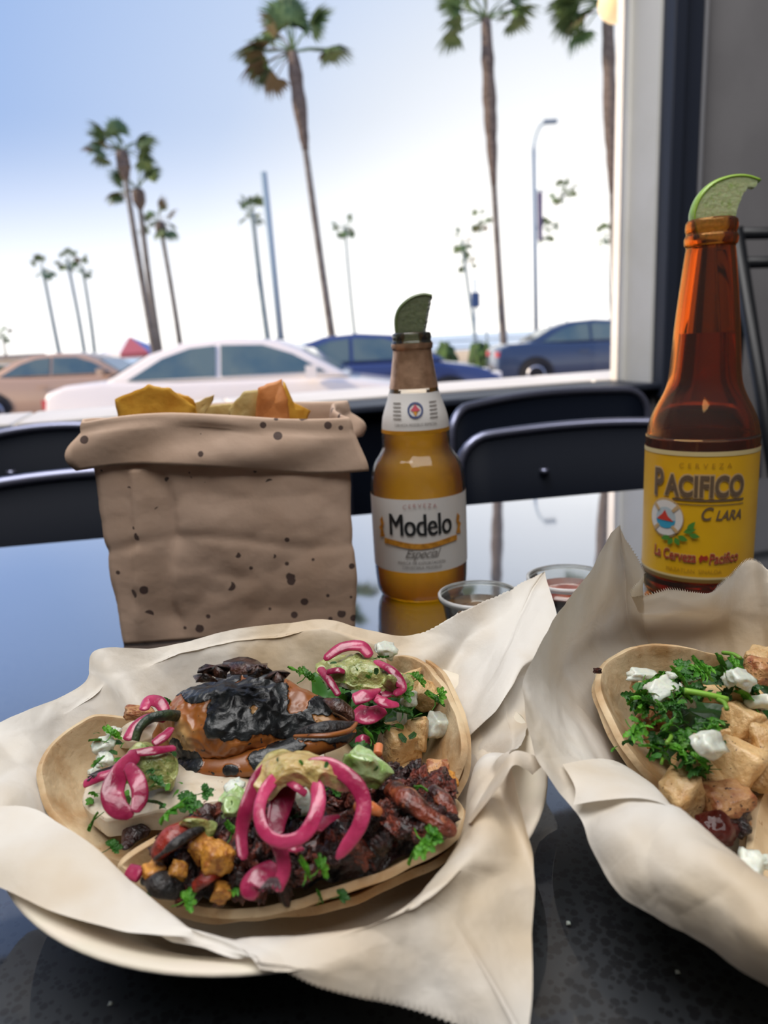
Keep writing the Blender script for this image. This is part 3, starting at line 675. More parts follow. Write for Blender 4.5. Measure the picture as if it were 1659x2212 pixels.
def ell(cx, cy, rx, ry, n=24, a0=0, a1=360): return [(cx+rx*math.cos(R_(a0+(a1-a0)*k/n)), cy+ry*math.sin(R_(a0+(a1-a0)*k/n))) for k in range(n + (0 if a1-a0 == 360 else 1))]
def ring(cx, cy, r0_, r1, n=24, a0=0, a1=360):
    return [[(cx+r0_*math.cos(R_(p)), cy+r0_*math.sin(R_(p))), (cx+r1*math.cos(R_(p)), cy+r1*math.sin(R_(p))), (cx+r1*math.cos(R_(q)), cy+r1*math.sin(R_(q))), (cx+r0_*math.cos(R_(q)), cy+r0_*math.sin(R_(q)))] for p, q in ((a0+(a1-a0)*k/n, a0+(a1-a0)*(k+1)/n) for k in range(n))]
def labelband(name, m, parent, c, prof, face, z0, z1, half, off=.0002, n=48, tilt=0):
    vs = []; fs = []; nz_ = 6
    for k in range(n+1):
        a = face-half+2*half*k/n
        for j in range(nz_+1):
            z = z0+(z1-z0)*j/nz_; r = prof_r(prof, z)+off; vs.append(Vector((c.x+r*math.cos(a), c.y+r*math.sin(a), c.z+z)))
    for k in range(n):
        for j in range(nz_): q = k*(nz_+1)+j; fs.append((q, q+nz_+1, q+nz_+2, q+1))
    return mk(name, vs, fs, m, parent, recalc=False)
def az_to_cam(c): return math.atan2(CAM.y-c.y, CAM.x-c.x)
def lime(pts_px, nrind, Y, label, rind, flesh):
    """lime wedge slice from its outline; the first nrind points run along the rind"""
    P = [D(x, y, Y) for x, y in pts_px]; r = root('lime_wedge', P[0], label, 'lime')
    back = Vector((.25, .95, 0)).normalized()*.007; rp_ = spline(P[:nrind], 26); inn = []
    Q = P[nrind-1:]+[P[0]]
    for i in range(len(Q)-1):
        for k in range(6):
            q = Q[i].lerp(Q[i+1], k/6); 
            if i < len(Q)-2: q = q+Vector((noise.noise(q*700), 0, noise.noise(q*600+Vector((3, 3, 3)))))*.0007
            inn.append(q)
    out = rp_[:-1]+inn; k = len(out); tri = tessellate_polygon([[Vector((p.x, p.z, 0)) for p in out]])
    vs = out+[p+back for p in out]; fs = [tuple(t) for t in tri]+[tuple(i+k for i in reversed(t)) for t in tri]+[(i, (i+1) % k, k+(i+1) % k, k+i) for i in range(k)]
    mf = mat('lime_flesh'+flesh, flesh, .22, rind, 330, (.5, .85), sss=.3, coat=.5, bump=.0008, bscale=420, translucent=.35)
    mk('flesh', vs, fs, mf, r, smooth=False)
    mk('rind', *tube([p+back*.5 for p in rp_], [.0013]*26, 10, flat=Vector((0, 1, 0)), t=3.0), mat('lime_rind'+rind, rind, .3, coat=.3, translucent=.2), r)
    return r
# squat clear bottle
mc = G(912, 1278); mc.z = TZ+.0006
MP = [(.012, 0), (.0240, .0005), (.0270, .003), (.0286, .009), (.0293, .025), (.0294, .060), (.0292, .070), (.0282, .079), (.0262, .085), (.0225, .0905), (.0208, .095), (.0209, .100), (.0205, .104), (.0197, .112), (.0172, .1200), (.0151, .1265), (.0128, .140), (.0113, .1510), (.0119, .1525), (.0122, .1555), (.0114, .1572), (.0117, .159), (.0114, .161), (.0104, .1618)]
MPs = sm(MP, 4)
M_clear = thinglass('clear_bottle_glass', '#f8f4ea', 1.5, .03, .06)
M_beer = glassmat('golden_beer', (1, .77, .09, 1), 1.0, 1.33, 0, None, frost=.12, fcol=(1.0, .60, .012, 1))
mb = root('beer_bottle', mc, 'squat clear glass bottle of golden beer with a white label', 'bottle')
mk('glass_body', *lathe(MPs+[(.0090, .1612), (.0090, .140)], mc, 56, True, False), M_clear, mb)
MI = [(r-.0018, z) for r, z in MPs if .002 < z < .124]
mk('beer', *lathe([(.001, .0028)]+MI+[(.001, .124)], mc, 48), M_beer, mb)
M_foil = mat('gold_foil', '#c9a183', .32, '#a88468', 120, metal=.55, bump=.0006, bscale=160)
fz = [(r+.0003, z) for r, z in MPs if .1275 < z < .1560]
mk('gold_foil', *lathe(fz, mc, 48, False, False), M_foil, mb)
mk('gold_band', *lathe([(r+.0005, z) for r, z in MPs if .1262 < z < .1292], mc, 48, False, False), mat('gold_print', '#d99a2a', .35, metal=.5), mb)
mface = az_to_cam(mc)+.02
lb = labelband('body_label', mat('label_white', '#dcd9d6', .5), mb, mc, MPs, mface, .0215, .0665, 1.75)
nl = labelband('neck_label', MATS['label_white'], mb, mc, MPs, mface, .1055, .1270, 2.6)
labelband('gold_edge', MATS['gold_print'], nl, mc, MPs, mface, .1035, .1057, 2.6, .0003)
M_ink = mat('label_ink', '#16191c', .5); M_gold = mat('label_gold', '#dc9a35', .4, '#b97a22', 300, metal=.2); M_grey = mat('label_grey_ink', '#77716c', .6); M_pinkink = mat('label_red_ink', '#b98a86', .6)
for dx_ in (-.0003, 0, .0003): wrap(textmesh('Modelo', .0190, .72, 0, space=.96), 'lettering', M_ink, lb, mc, MPs, mface, .0448, .0008+dx_*.1, x0=dx_)
wrap(textmesh('CERVEZA', .0036, 1.0, 0, space=1.5), 'small_lettering', M_pinkink, lb, mc, MPs, mface, .0618, .0008, arc=-9)
wrap(poly_bm([[(-.0245+.0490*k/12, .0012*math.cos(k/12*math.pi*2)*1+.0012) for k in range(13)]+[(.0245-.0490*k/12, -.0022+.0012*math.cos((12-k)/12*math.pi*2)) for k in range(13)]]), 'ribbon', M_gold, lb, mc, MPs, mface, .0398, .0008)
for sg in (-1, 1):
    wrap(poly_bm([[(sg*.0265+dx*sg, dy) for dx, dy in ((-.0025, -.004), (.002, -.005), (.0012, -.001), (.0028, .001), (.0006, .003), (.0014, .006), (-.001, .0085), (-.0022, .004), (-.001, .001))]]), 'lion_emblem', M_gold, lb, mc, MPs, mface, .0470, .0008)
wrap(textmesh('Especial', .0078, .95, 0, shear=.45, space=.9), 'script_lettering', M_grey, lb, mc, MPs, mface, .0312, .0008)
wrap(textmesh('MARCA DE EXPORTACION', .0027, .9, 0), 'small_lettering', M_grey, lb, mc, MPs, mface, .0270, .0008)
wrap(textmesh('CERVECERIA MODELO', .0027, .9, 0), 'small_lettering', M_grey, lb, mc, MPs, mface, .0240, .0008)
M_bluei = mat('label_blue', '#3c4a78', .5); M_redi = mat('label_red', '#c0475a', .5)
wrap(poly_bm(ring(0, 0, .0036, .0047)), 'round_emblem', M_bluei, nl, mc, MPs, mface, .1175, .0007)
wrap(poly_bm([[(-.003, 0), (-.0014, .0016), (0, .0034), (.0014, .0016), (.003, 0), (.0012, -.0006), (-.0012, -.0006)]]), 'round_emblem', M_redi, nl, mc, MPs, mface, .1175, .0008)
wrap(poly_bm([[(-.0014, -.0008), (.0014, -.0008), (0, -.0034)]]), 'round_emblem', M_gold, nl, mc, MPs, mface, .1175, .0008)
for k in range(5):
    for sg in (-1, 1): wrap(poly_bm([[(sg*.0115-.0028, 0), (sg*.0115+.0028, 0), (sg*.0115+.0028, .0007), (sg*.0115-.0028, .0007)]]), 'small_print', M_grey, nl, mc, MPs, mface, .1125+k*.0022, .0007)
wrap(textmesh('CERVEZA MODELO ESPECIAL', .0022, .95, 0), 'small_lettering', M_grey, nl, mc, MPs, mface, .1085, .0007)
lime([(860, 760), (855, 722), (853, 690), (862, 665), (885, 645), (910, 637), (930, 640), (925, 658), (921, 680), (917, 700), (914, 730), (905, 762)], 7, mc.y, 'dull green lime wedge stuck in the mouth of the small golden bottle', '#6a7a4c', '#8b9474')

# tall brown bottle
pc = G(1500, 1280); pc.z = TZ+.0006
PP = [(.014, 0), (.0255, .0005), (.0292, .004), (.0305, .012), (.0307, .030), (.0307, .090), (.0304, .097), (.0290, .104), (.0262, .111), (.0222, .119), (.0198, .126), (.0187, .135), (.0179, .146), (.0170, .158), (.0150, .178), (.0132, .194), (.0126, .1985), (.0135, .200), (.0137, .2035), (.0128, .2055), (.0134, .208), (.0131, .2115), (.0118, .2130)]
PPs = sm(PP, 4)
M_amber = glassmat('amber_glass', (.90, .54, .22, 1), .02, 1.5, 0, None, frost=.025)
M_beerd = glassmat('dark_beer', (1, .72, .30, 1), .03, 1.04, .02, '#ff8a10')
pb = root('beer_bottle', pc, 'tall brown longneck beer bottle with a yellow label at right', 'bottle')
inner = [(max(r-.0026, .0085), z+(.003 if z < .01 else 0)) for r, z in PPs]
mk('glass_body', *lathe(PPs+[(r, z) for r, z in reversed(inner)], pc, 64, True, True), M_amber, pb)
LQ = .1530
li = [(r-.0003, z) for r, z in inner if .003 < z < LQ]
mk('beer', *lathe([(.001, .0036)]+li+[(li[-1][0], LQ), (.001, LQ)], pc, 56), M_beerd, pb)
pface = az_to_cam(pc)-.04
M_yel = mat('label_yellow', '#eab414', .42, '#e2a810', 20, bump=.0001, bscale=200); M_cream = mat('label_cream', '#d9c48e', .45)
pl = labelband('body_label', M_yel, pb, pc, PPs, pface, .0180, .0890, 1.9)
labelband('label_border', M_cream, pl, pc, PPs, pface, .0880, .0905, 1.9, .0004); labelband('label_border', M_cream, pl, pc, PPs, pface, .0180, .0192, 1.9, .0004)
labelband('dark_border', mat('label_brown', '#7a5c22', .5), pl, pc, PPs, pface, .0158, .0181, 1.9, .0004)
M_tan = mat('letter_outline', '#c9a878', .45); M_dkb = mat('letter_brown', '#6a5540', .45); M_redb = mat('letter_red', '#a8321e', .5)
def big(s, size, z, x0=0, sx_=1.0):
    wrap(textmesh(s, size, sx_, .0013), 'letter_outline', M_tan, pl, pc, PPs, pface, z, .0006, x0=x0)
    wrap(textmesh(s, size, sx_, .0005), 'lettering', M_dkb, pl, pc, PPs, pface, z, .0009, x0=x0)
big('P', .0215, .0650, -.0225, .62); big('ACIFICO', .0160, .0660, .0045, .70)
wrap(poly_bm([[(-.013, 0), (.0265, 0), (.0265, .0012), (-.013, .0012)], [(-.013, -.0022), (.0265, -.0022), (.0265, -.0017), (-.013, -.0017)]]), 'underline', M_dkb, pl, pc, PPs, pface, .0630, .0006)
wrap(textmesh('CERVEZA', .0040, 1.0, 0, space=1.9), 'small_lettering', mat('letter_ochre', '#b98a1c', .5), pl, pc, PPs, pface, .0815, .0006, x0=.004)
wrap(textmesh('C', .0105, .8, .0002, shear=.3), 'lettering', M_dkb, pl, pc, PPs, pface, .0525, .0006, x0=.0050)
wrap(textmesh('LARA', .0078, .8, .0002, shear=.3), 'lettering', M_dkb, pl, pc, PPs, pface, .0525, .0006, x0=.0178)
bx_, bz = -.0168, .0520
wrap(poly_bm([ell(bx_, 0, .0108, .0116, 28)]), 'life_ring_edge', M_tan, pl, pc, PPs, pface, bz, .0006)
wrap(poly_bm(ring(bx_, 0, .0063, .0103, 28)), 'life_ring', mat('ring_white', '#e6e0da', .45), pl, pc, PPs, pface, bz, .0009)
wrap(poly_bm([ell(bx_, 0, .0064, .0064, 24)]), 'ring_picture', mat('ring_sky', '#b9c7cc', .5), pl, pc, PPs, pface, bz, .0009)
wrap(poly_bm([ell(bx_, -.001, .0062, .005, 16, 180, 360)]), 'sea_picture', mat('ring_sea', '#3aa0c4', .5), pl, pc, PPs, pface, bz, .0011)
wrap(poly_bm([[(bx_-.0058, -.0012), (bx_-.002, .0022), (bx_-.0004, .0048), (bx_+.0016, .0012), (bx_+.0052, -.0016)]]), 'hill_picture', mat('ring_hill', '#cf3f2f', .5), pl, pc, PPs, pface, bz, .0013)
for a in (45, 135, 225, 315):
    p = [(bx_+r*math.cos(R_(a+d)), r*math.sin(R_(a+d))) for r, d in ((.0060, -8), (.0106, -6), (.0106, 6), (.0060, 8))]
    wrap(poly_bm([p]), 'ring_strap', M_tan, pl, pc, PPs, pface, bz, .0012)
def leafp(x, y, a, l, w): return [(x+math.cos(R_(a))*l*f-math.sin(R_(a))*w*s, y+math.sin(R_(a))*l*f+math.cos(R_(a))*w*s) for f, s in ((0, 0), (.25, .8), (.5, 1), (.8, .5), (1, 0), (.8, -.5), (.5, -1), (.25, -.8))]
wrap(poly_bm([leafp(-.0135, -.0105, 200, .006, .0016), leafp(-.012, -.011, 240, .005, .0016), leafp(-.0105, -.0105, 300, .005, .0017), leafp(-.009, -.0095, 340, .006, .0017), leafp(-.006, -.007, 20, .007, .0016), leafp(-.004, -.006, 55, .007, .0016), leafp(-.003, -.008, -10, .006, .0015)]), 'leaf_print', mat('leaf_green', '#4f8a34', .5), pl, pc, PPs, pface, bz, .0013)
wrap(textmesh('La Cerveza', .0085, .66, .0004, shear=.1), 'script_outline', M_tan, pl, pc, PPs, pface, .0280, .0005, x0=-.0115, arc=2)
wrap(textmesh('La Cerveza', .0085, .66, .0001, shear=.1), 'script_lettering', M_redb, pl, pc, PPs, pface, .0280, .0009, x0=-.0115, arc=2)
wrap(textmesh('Pacifico', .0085, .66, .0004, shear=.1), 'script_outline', M_tan, pl, pc, PPs, pface, .0272, .0005, x0=.0165, arc=2)
wrap(textmesh('Pacifico', .0085, .66, .0001, shear=.1), 'script_lettering', M_redb, pl, pc, PPs, pface, .0272, .0009, x0=.0165, arc=2)
wrap(poly_bm([[(.0035, 0), (.0052, .0022), (.0068, .0012), (.0078, .003), (.0068, .0048), (.0052, .004), (.0038, .005), (.0026, .0028)]]), 'heart_print', M_redb, pl, pc, PPs, pface, .0277, .0009)
wrap(textmesh('MAZATLAN  SINALOA', .0034, .9, 0), 'small_lettering', MATS['letter_ochre'], pl, pc, PPs, pface, .0215, .0006)
lime([(1506, 515), (1497, 472), (1502, 445), (1515, 420), (1540, 396), (1575, 382), (1610, 380), (1640, 389), (1631, 403), (1614, 405), (1604, 422), (1597, 442), (1588, 470), (1560, 518)], 8, pc.y, 'bright green lime wedge stuck in the mouth of the tall brown bottle', '#a8cf50', '#e6edbe')

# ------------------------------------------------------------------ salsa cups
M_plas = thinglass('clear_plastic', '#f8faf8', 1.35, .07, .08)
M_cup1 = mat('brown_salsa', '#4a3018', .15, '#6b4a1e', 150, coat=.8); M_cup2 = mat('red_salsa', '#9a4a30', .15, '#7a2f20', 150, coat=.8)
def cup(px, py, rpx, ms_, label):
    c = G(px, py, 30); rr = px2m(c, rpx); c.z = TZ+.0005; r = root('salsa_cup', c, label, 'cup'); h = .030
    pr = [(.66*rr, 0), (.70*rr, .001), (.92*rr, h-.003), (.97*rr, h-.002), (1.0*rr, h-.0005), (1.0*rr, h+.001), (.97*rr, h+.0012), (.93*rr, h), (.91*rr, h-.004), (.68*rr, .0015)]
    mk('cup_wall', *lathe(pr, c, 48), M_plas, r)
    q = root('x', c, None, None); bpy.data.objects.remove(q)
    mk('salsa', *lathe([(.66*rr, .002), (.88*rr, h*.78), (.88*rr, h*.81), (.3*rr, h*.805)], c, 40), ms_, r)
    mk('rim', *lathe([(.95*rr, h-.001), (1.01*rr, h-.0012), (1.02*rr, h+.0012), (.96*rr, h+.0015)], c, 48, False, False), thinglass('rim_plastic', '#f4f6f6', 1.6, .42, .12), r)
cup(1034, 1288, 86, M_cup1, 'clear plastic cup of dark brown salsa beside the small bottle')
cup(1228, 1252, 88, M_cup2, 'clear plastic cup of reddish salsa behind the right paper sheet')

# ------------------------------------------------------------------ paper bag
bl, br_ = G(268, 1392), G(766, 1356); bd = (br_-bl); bw = bd.length; bd.normalize(); bn = Vector((-bd.y, bd.x, 0)); DEP = .068
def bagpt(u, z, k=1.0, flare=0):
    """u in 0..4: front, right, back, left sides"""
    side = int(u) % 4; f = u-int(u)
    if side == 0: s, t = f, 0
    elif side == 1: s, t = 1, f
    elif side == 2: s, t = 1-f, 1
    else: s, t = 0, 1-f
    # gusset pinch on the narrow sides, rising with height
    g = z/.12
    x = s*bw; y = t*DEP
    if side in (1, 3): x += (-1 if side == 1 else 1)*.010*g*math.sin(math.pi*f)
    cx_, cy_ = bw/2, DEP/2
    bulge = math.sin(math.pi*f)*.006*math.sin(math.pi*min(1, g)) if side in (0, 2) else 0
    y += -bulge if side == 0 else (bulge if side == 2 else 0)
    wid = 1+.055*math.sin(math.pi*min(g, 1)*.62)
    x = cx_+(x-cx_)*wid*k*(1+flare); y = cy_+(y-cy_)*k*(1+flare*1.2)
    return bl+bd*x+bn*y+Vector((0, 0, z))
def bagdisp(p, n, amp):
    a = (crease(p, 22, 3)-.35)*.0036+(crease(p, 60, 8)-.35)*.0010+nz(p, 16, 2)*.0035
    fx = (p-bl).dot(bd)/bw; zz = p.z-TZ
    if (p-bl).dot(bn) < .02 and zz < .1: a += .0035*math.exp(-((fx-.13-.08*(zz/.1-.5))/.035)**2)-.0032*math.exp(-((fx-.235+.03*math.sin(zz*60))/.03)**2)-.0009*math.exp(-((zz-.055-.006*math.sin(fx*5))/.003)**2)
    return n*a*amp
NU = 200; NV = 64; vs = []; fs = []; HB = .117
rows = []
for j in range(NV+1):
    rows.append(('b', HB*j/NV))
for j in range(1, 9):                    # fold over the top
    rows.append(('t', j/8))
for j in range(1, 13): rows.append(('c', j/12))
cen = bl+bd*bw/2+bn*DEP/2
for kind, val in rows:
    for i in range(NU):
        u = 4*i/NU
        dip = .0035*math.sin(u*3.1+1)+.003*math.sin(u*5.3)
        if kind == 'b': p = bagpt(u, val); am = min(1, val/.015)*(1-max(0, (val-.08)/.04)*.5)
        elif kind == 't':
            a = math.pi*val; o_ = .003*(1-math.cos(a))/2; p = bagpt(u, HB, 1.0); hd = Vector((p.x-cen.x, p.y-cen.y, 0)).normalized()
            p = p+hd*(o_+.001*val)+Vector((0, 0, .006*math.sin(a)))+Vector((0, 0, dip*math.sin(a/2))); am = .6
        else:
            p = bagpt(u, HB, 1.0); hd = Vector((p.x-cen.x, p.y-cen.y, 0)).normalized()
            sidef = .003+.004*(abs((p-cen).dot(bd))/(bw/2))**6
            p = p+hd*(.004+sidef*math.sin(val*2.2)+.002*math.sin(u*9+val*4))+Vector((0, 0, dip-(.0195+.003*math.sin(u*2.7))*val)); am = .8
        hd = Vector((p.x-cen.x, p.y-cen.y, 0)).normalized()
        vs.append(p+bagdisp(p, hd, am))
nr = len(rows)
for j in range(nr-1):
    for i in range(NU): k = (i+1) % NU; fs.append((j*NU+i, j*NU+k, (j+1)*NU+k, (j+1)*NU+i))
fs.append(tuple(range(NU)))
bag = mk('paper_bag', vs, fs, None); solid(bag, .0005, 0)
tag(bag, 'brown paper bag with rolled top and grease spots, full of chips', 'bag')
m = M_kraft.copy(); m.name = 'greasy_kraft'; nt = m.node_tree; b = nt.nodes['Principled BSDF']; L = nt.links.new
old = b.inputs['Base Color'].links[0].from_socket
co = N(nt, 'ShaderNodeTexCoord'); vo = N(nt, 'ShaderNodeTexVoronoi'); vo.inputs['Scale'].default_value = 150; L(co.outputs['Object'], vo.inputs['Vector'])
sc_ = N(nt, 'ShaderNodeSeparateColor'); L(vo.outputs['Color'], sc_.inputs[0])
rr = N(nt, 'ShaderNodeMapRange'); rr.inputs['From Min'].default_value = .55; rr.inputs['From Max'].default_value = 1; rr.inputs['To Min'].default_value = 0; rr.inputs['To Max'].default_value = .42; L(sc_.outputs[0], rr.inputs['Value'])
n2 = N(nt, 'ShaderNodeTexNoise'); n2.inputs['Scale'].default_value = 18; L(co.outputs['Object'], n2.inputs['Vector'])
g2 = N(nt, 'ShaderNodeMath', operation='GREATER_THAN'); g2.inputs[1].default_value = .47; L(n2.outputs['Fac'], g2.inputs[0])
m2 = N(nt, 'ShaderNodeMath', operation='MULTIPLY'); L(rr.outputs[0], m2.inputs[0]); L(g2.outputs[0], m2.inputs[1])
l2 = N(nt, 'ShaderNodeMath', operation='LESS_THAN'); L(vo.outputs['Distance'], l2.inputs[0]); L(m2.outputs[0], l2.inputs[1])
x = N(nt, 'ShaderNodeMix', data_type='RGBA'); L(l2.outputs[0], x.inputs[0]); L(old, x.inputs[6]); x.inputs[7].default_value = srgb('#5d4942'); L(x.outputs[2], b.inputs['Base Color'])
for q in nt.nodes:
    if q.type == 'BSDF_TRANSLUCENT': L(x.outputs[2], q.inputs[0])
bag.data.materials.append(m)

def chip(pts_px, Y, label, m, curl=.006, seed=0):
    P = [D(x, y, Y+dy) for x, y, dy in pts_px]; n = len(P); c = sum(P, Vector())/n; no = Vector((0, -1, .2)).normalized(); wx = max(abs((q-c).x) for q in P)
    Q = []
    for i in range(n):
        a, b_ = P[i], P[(i+1) % n]
        for k in range(8): f = k/8; q = a+(b_-a)*f; q = q+(q-c).normalized()*.0009*noise.noise(q*300); Q.append(q)
    vs = [c+no*curl]; fs = []; nr_ = 6; n_ = len(Q)
    for j in range(1, nr_+1):
        for q in Q:
            f = j/nr_; p = c+(q-c)*f; p = p+no*(curl*(1-min(1.4, ((p-c).x/wx)**2))+.0016*noise.noise(p*70+Vector((seed, 0, 0)))); vs.append(p)
    for i in range(n_):
        k = (i+1) % n_; fs.append((0, 1+i, 1+k))
        for j in range(nr_-1): fs.append((1+j*n_+i, 1+(j+1)*n_+i, 1+(j+1)*n_+k, 1+j*n_+k))
    o = mk('tortilla_chip', vs, fs, m); solid(o, .0016, 0); tag(o, label, 'chip', None); return o
chip([(250, 862, 0), (330, 836, 0), (375, 842, .0), (425, 880, .0), (420, 940, 0), (262, 930, 0)], .425, 'large golden tortilla chip standing at the left of the bag opening', M_chip, .007, 1)
chip([(372, 846, 0), (420, 862, .0), (428, 905, 0), (380, 920, 0)], .43, 'yellow chip edge behind the large golden chip', M_chip, .003, 2)
chip([(425, 870, 0), (465, 852, 0), (462, 864, 0), (440, 905, 0), (415, 905, 0)], .435, 'small pale brown chip tip in the middle of the bag opening', M_chipl, .002, 3)
chip([(497, 884, 0), (530, 848, 0), (566, 842, 0), (590, 930, 0), (500, 930, 0)], .432, 'pale yellow chip left of the orange one in the bag', M_chipl, .004, 4)
chip([(560, 840, 0), (610, 822, .004), (622, 866, .0), (628, 925, 0), (552, 925, 0)], .425, 'orange brown pointed chip at the right of the bag opening', mat('orange_chip', '#eaa060', .5, '#d98a48', 50, translucent=.25, bump=.0005, bscale=200), .005, 5)
chip([(612, 824, .004), (632, 868, .008), (668, 888, .01), (660, 930, .01), (620, 925, .004)], .432, 'yellow chip half hidden behind the orange pointed chip', M_chip, .004, 6)
chip([(430, 880, 0), (500, 872, 0), (560, 878, 0), (560, 940, 0), (430, 940, 0)], .45, 'pale chip lying deep in the bag behind the others', M_chipl, .004, 7)
# ------------------------------------------------------------------ plates
PC1 = Vector((-.0366, .2156, TZ)); PC2 = Vector((.134, .206, TZ)); PR = .083
def plate(c, label):
    pr = [(.002, .001), (.048, .001), (.056, .004), (.070, .020), (.079, .0275), (PR-.0005, .0290), (PR+.0005, .0285), (PR+.0002, .0278), (.0795, .0262), (.071, .0185), (.057, .0026), (.048, .0000), (.002, .0000)]
    o = mk('paper_plate', *lathe([(r, z+.0004) for r, z in pr], c, 96), M_plate, origin=c); return tag(o, label, 'plate')
plate(PC1, 'white paper plate under the left parchment sheet, rim bare at front left'); plate(PC2, 'white paper plate under the right parchment sheet')

# ------------------------------------------------------------------ parchment sheets
def sheet(c, E, serr, name_label, seed, disp_amp=1.0, extra=None, nu=1400, nv=60):
    st = []; fl = [e[-1] == 's' for e in E]; E = [e[:-1] if e[-1] == 's' else e for e in E]
    serr = lambda t: fl[int(t) % len(fl)] and fl[(int(t)+1) % len(fl)]
    ce = c+Vector((0, 0, .0052))
    for e in E:
        if e is None: continue
        ep = G(*e[:3]); d = Vector((ep.x-c.x, ep.y-c.y, 0)); R = d.length; dh = d.normalized()
        F1 = c+dh*.030+Vector((0, 0, .0055)); F2 = c+dh*min(.054, R*.72)+Vector((0, 0, .0065))
        if len(e) > 3: Wp = G(*e[3:6])
        elif R > .088 or (R > .082 and ep.z-TZ < .0335): Wp = c+dh*.0785+Vector((0, 0, .0312))
        else: Wp = c+dh*(R*.90)+Vector((0, 0, max(.022, ep.z-TZ-.006)))
        if len(e) > 6: X = G(*e[6:9])
        elif ep.z-TZ < .0335 and R > .082: X = c+dh*min(.0862, R-.0008)+Vector((0, 0, .0328))
        else: X = Wp*.45+ep*.55+Vector((0, 0, .001 if R > .088 else 0))
        st.append([F1, F2, Wp, X, ep])
    def disp(p, rr, t):
        a = min(1, max(0, (rr-.32)/.25))
        n = (crease(p, 30, seed)-.33)*.0042+(crease(p, 13, seed+5)-.3)*.0052+nz(p, 70, seed)*.0007+(crease(p, 75, seed+2)-.3)*.0009
        return float(n*a*disp_amp)
    vs, fs = polar(ce, st, nu, nv, disp, serr)
    if extra:
        for ev, ef in extra: k = len(vs); vs += ev; fs += [tuple(i+k for i in f) for f in ef]
    o = mk('parchment_sheet', vs, fs, M_paper, origin=c, recalc=False); tag(o, name_label, 'parchment')
    return o
E1 = [(-150, 1740, 36), (-60, 1590, 41), (60, 1530, 43), (185, 1468, 45), (208, 1402, 47), (350, 1392, 47), (520, 1356, 47), (690, 1336, 47), (800, 1362, 43), (900, 1366, 43, 905, 1440, 33, 's'),
      (1050, 1292, 52, 985, 1420, 33, 's'), (1160, 1236, 56, 1030, 1460, 34, 's'), (1175, 1228, 56, 1045, 1475, 34, 's'), (1180, 1250, 55, 1050, 1485, 34), (1205, 1352, 46, 1065, 1530, 33), (1170, 1470, 33), (1135, 1585, 32), (1105, 1640, 42, 1030, 1650, 30), (1150, 1850, 33, 1020, 1775, 36),
      (1157, 2000, 27, 960, 1880, 37), (1140, 2215, 18, 880, 1950, 35, 's'), (1134, 2255, 18, 850, 1965, 34, 's'), (1090, 2240, 18, 820, 1975, 34, 's'), (900, 2184, 21, 740, 1990, 33, 's'), (700, 2144, 27, 620, 2005, 31, 's'), (566, 2098, 31.5, 520, 2010, 30, 's'), (545, 2080, 31, 500, 2010, 29), (440, 2038, 30.5, 400, 1990, 27), (220, 1965, 30.5), (70, 1890, 31), (-50, 1810, 32)]
def patch(rows, nu, nv, seed, amp=1):
    R = [[G(*p) for p in r] for r in rows]
    def dsp(p, v, u): return Vector((0, 0, (crease(p, 24, seed)-.33)*.0030+nz(p, 70, seed)*.0006))*amp
    return netpatch(R, nu, nv, dsp)
# folded-in flap at the front left and small curled fold at right
ex1 = [patch([[(-160, 1800, 36), (-60, 1880, 34), (70, 1945, 33), (200, 1990, 32.5), (330, 2015, 32), (420, 2020, 31)],
              [(-160, 1770, 39), (-40, 1810, 38), (90, 1860, 36), (200, 1915, 34), (320, 1970, 33), (410, 2002, 32)],
              [(-160, 1735, 40), (-20, 1738, 40), (85, 1748, 39), (190, 1818, 36), (290, 1905, 33), (392, 1988, 31)]], 90, 30, 4),
       patch([[(1010, 1775, 35), (1040, 1720, 38), (1075, 1665, 42), (1108, 1622, 45), (1150, 1628, 43), (1176, 1648, 40)],
              [(1016, 1778, 37), (1050, 1735, 42), (1085, 1690, 47), (1108, 1652, 47), (1135, 1660, 43), (1150, 1672, 40)]], 60, 12, 8, .3)]
s1 = sheet(PC1, E1, lambda t: 9 <= t <= 11.1 or 17.9 <= t <= 21.1, 'crumpled parchment sheet lining the left plate of tacos', 3, .8, ex1)
E2 = [(1238, 1738, 35, 1330, 1700, 34), (1162, 1630, 45, 1275, 1600, 30), (1131, 1490, 54, 1262, 1500, 31), (1160, 1408, 59, 1280, 1430, 33), (1215, 1318, 67, 1310, 1395, 34), (1325, 1152, 83, 1360, 1372, 34), (1338, 1138, 84, 1370, 1370, 34, 's'), (1344, 1150, 83, 1376, 1370, 34, 's'), (1384, 1228, 74, 1395, 1370, 34, 's'), (1386, 1240, 72, 1398, 1371, 34, 's'), (1368, 1291, 60, 1410, 1375, 33, 's'),
      (1450, 1277, 60, 1460, 1378, 33, 's'), (1532, 1280, 60, 1530, 1380, 33, 's'), (1578, 1250, 62, 1590, 1390, 33, 's'), (1622, 1210, 66, 1650, 1400, 33, 's'), (1690, 1242, 62, 's'), (1850, 1260, 55, 's'), (2000, 1420, 50), (2080, 1700, 40), (2030, 2050, 32), (1850, 2210, 27, 1900, 2040, 40),
      (1659, 2120, 27, 1680, 1925, 42), (1522, 2040, 28, 1590, 1862, 42), (1386, 1966, 29, 1525, 1815, 42), (1329, 1918, 30, 1482, 1775, 41), (1281, 1832, 32, 1440, 1738, 39)]
for k_, X_ in ((-5, (1672, 2030, 40)), (-4, (1560, 1955, 41)), (-3, (1450, 1885, 41)), (-2, (1390, 1830, 41)), (-1, (1340, 1775, 40))): E2[k_] = E2[k_]+X_
